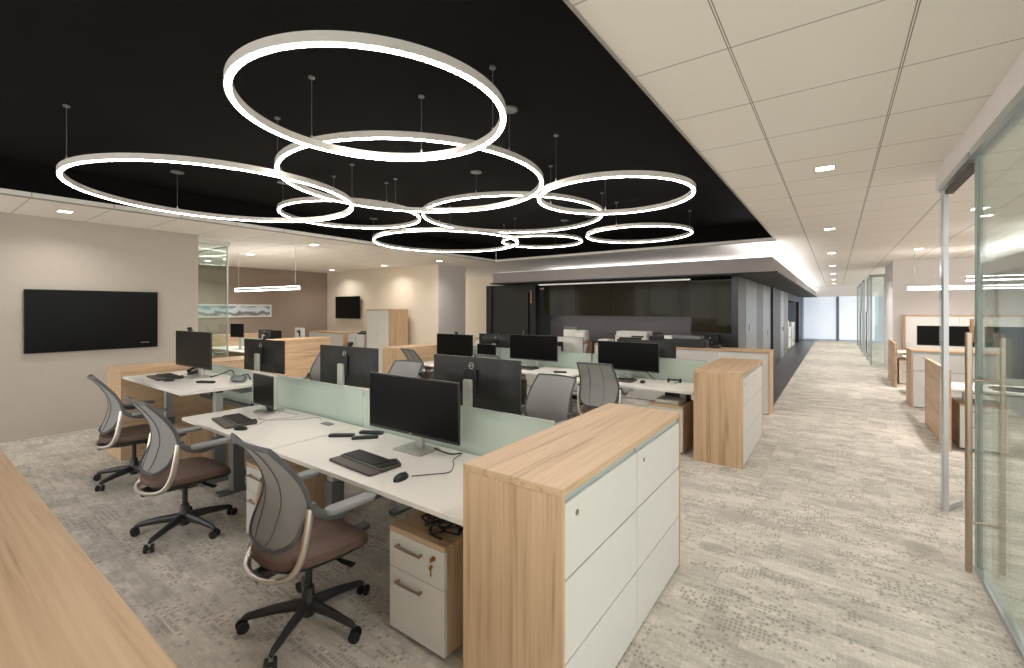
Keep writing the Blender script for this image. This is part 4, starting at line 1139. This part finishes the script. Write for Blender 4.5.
# ---------- left work area
t = thing('framed_landscape', 'long white framed landscape print on the taupe wall', 'picture', (-14.2, 5.35, 1.645))
MB().box(0.001, 0.03, -1.60, 1.60, -0.19, 0.19).build('frame', 'paper', t, bevel=0.003)
MB().box(0.0305, 0.033, -1.55, 1.55, -0.145, 0.145).build('print', 'landscape_print', t)
storage('storage_cabinet', -10.42, -9.90, 4.92, 6.27, 1.017, '-x', 2, 'oak storage with long back panel behind the leftmost monitor backs')
storage('storage_cabinet', -13.9, -12.0, 8.0, 8.5, 0.985, '-y', 2, 'low oak topped white cabinet below the small wall screen', tiers=2, pull=False)
t = thing('storage_cupboard', 'tall oak cupboard with two white doors', 'cupboard', (-10.47, 8.40, 0))
MB().box(-0.5, 0.5, -0.34, 0.34, 1.665, 1.69).build('top', 'oak_x', t)
MB().box(0.481, 0.5, -0.34, 0.34, 0, 1.6645).build('end_panel', 'oak_z', t); MB().box(-0.5, -0.481, -0.34, 0.34, 0, 1.6645).build('end_panel', 'oak_z', t)
MB().box(-0.48, 0.48, 0.32, 0.34, 0, 1.6645).build('back_panel', 'oak_z', t)
for s in (-1, 1):
    q = MB().box(min(s*0.003, s*0.477), max(s*0.003, s*0.477), -0.338, -0.32, 0.01, 1.66).build('door', 'cabinet_white', t)
    MB().cyl((s*0.03, -0.35, 0.98), (s*0.03, -0.338, 0.98), 0.014, n=12).build('knob', 'stainless', q)
t = thing('low_cabinet', 'white low cabinet between the tall cupboard and the low oak cabinet', 'cabinet', (-11.45, 8.3, 0))
MB().box(-0.38, 0.38, -0.25, 0.25, 0.02, 0.95).build('body', 'cabinet_white', t, bevel=0.004)
MB().box(-0.004, 0.004, -0.254, -0.2505, 0.05, 0.93).build('door_gap', 'trim_dark', t)
t = thing('desk_telephone', 'black device lying on the white low cabinet', 'telephone', (-11.4, 8.25, 0.9505))
MB().prism(rrect(-0.14, 0.14, -0.1, 0.1, 0.03), 0, 0.05).build('body', 'black_plastic', t, bevel=0.01)
MB().sweep([(-0.1, 0, 0.06), (0, 0, 0.085), (0.18, 0.02, 0.075)], 0.018, 8).build('handset', 'black_plastic', t, smooth=True)
gl = 'white desks of the left work area'
desk(-12.9, -10.5, 4.72, 1, 0.73, 'white desk in the left area below the landscape print', gl)
desk(-12.9, -10.5, 6.27, -1, 0.73, 'second white desk back to back in the left work area', gl)
divider([-12.9, -10.5], 5.492, 0.66, 0.95, 'small green glass divider in the left work area')
mon(NARROW, -11.66, 4.95, 0.7305, 15, 'dark monitor below the landscape print, seen past the glass edge', 'monitors of the left work area')
mon(SMALLT, -12.1, 5.75, 0.7305, 200, 'small dark monitor beside the white bottle in the left area', 'monitors of the left work area')
mon(SMALLT, -11.5, 5.8, 0.7305, 4, 'square dark monitor right behind the oak panel top', 'monitors of the left work area')
mon(PALES, -12.0, 6.62, 0.7305, 184, 'pale monitor back with a webcam in front of the taupe wall', 'monitors of the left work area')
desk(-12.9, -11.3, 6.3, 1, 0.73, 'third white desk carrying the pale monitor', gl)
tag(MB().lathe([(0.05, 0), (0.055, 0.02), (0.055, 0.16), (0.03, 0.2), (0.03, 0.24)], 20, Matrix.Translation((-11.35, 5.12, 0.7305))).build('water_bottle', 'paper', None, smooth=True), 'white bottle on the white desk in the left area', 'bottle')
storage('storage_cabinet', -13.45, -12.93, 4.7, 6.3, 1.017, '-x', 2, 'oak cabinet end by the taupe wall, left of the chair')

# ---------- right work area beyond the glass wall
storage('storage_cabinet', 1.06, 3.1, 10.36, 11.1, 0.985, '-y', 2, 'white drawer cabinet with oak end, beyond the glass door')
storage('storage_cabinet', 1.35, 4.2, 14.4, 14.95, 1.56, '-y', 3, 'tall oak framed white cupboard against the white wall', tiers=1, pull=False, cat='storage cupboard')
def end_panel(x, y0, y1, z, label):
    return tag(MB().box(x, x+0.045, y0, y1, 0, z).build('desk_end_panel', 'oak_y', None, bevel=0.0015), label, 'desk end panel')
end_panel(1.07, 7.40, 9.0, 0.975, 'oak desk end panel nearest the glass door')
end_panel(1.03, 12.75, 14.3, 0.96, 'oak desk end panel beside the tall white cupboard')
gr = 'white desks of the right work area'
desk(1.13, 2.9, 7.55, 1, 0.73, 'white desk joined to the oak end panel nearest the door', gr)
desk(1.09, 2.9, 13.3, 1, 0.73, 'white desk in front of the tall white cupboard', gr)
desk(1.13, 2.9, 12.5, -1, 0.73, 'white desk behind the white drawer cabinet at right', gr)
gmr = 'black monitors of the right work area'
mon(MON, 1.76, 12.2, 0.86, 0, 'black screen standing above the white drawer cabinet at right', gmr)
mon(MON, 2.72, 12.25, 0.86, 4, 'second black screen above the white drawer cabinet, right of the first', gmr)
mon(MON, 2.1, 8.1, 0.7305, -4, 'black screen on the desk behind the glass door frame', gmr)
for x, lab in ((1.78, 'riser under the first right hand screen'), (2.72, 'riser under the second right hand screen')):
    tag(MB().box(x-0.14, x+0.14, 12.1, 12.36, 0.7305, 0.8595).build('monitor_riser', 'silver_plastic', None, bevel=0.004), lab, 'monitor riser')
place(PED, (1.42, 7.6, 0), 0, 'pedestal under the right hand desk beside the end panel', gp)
place(PED, (1.36, 13.36, 0), 0, 'white pedestal under the desk before the tall white cupboard', gp)
place(CHAIR, (2.3, 7.4, 0), 0.2, 'mesh chair at the right hand desk beyond the glass door', gc)
place(KEYB, (1.75, 7.8, 0.7305), 0, 'keyboard on the desk beyond the glass door', gk)
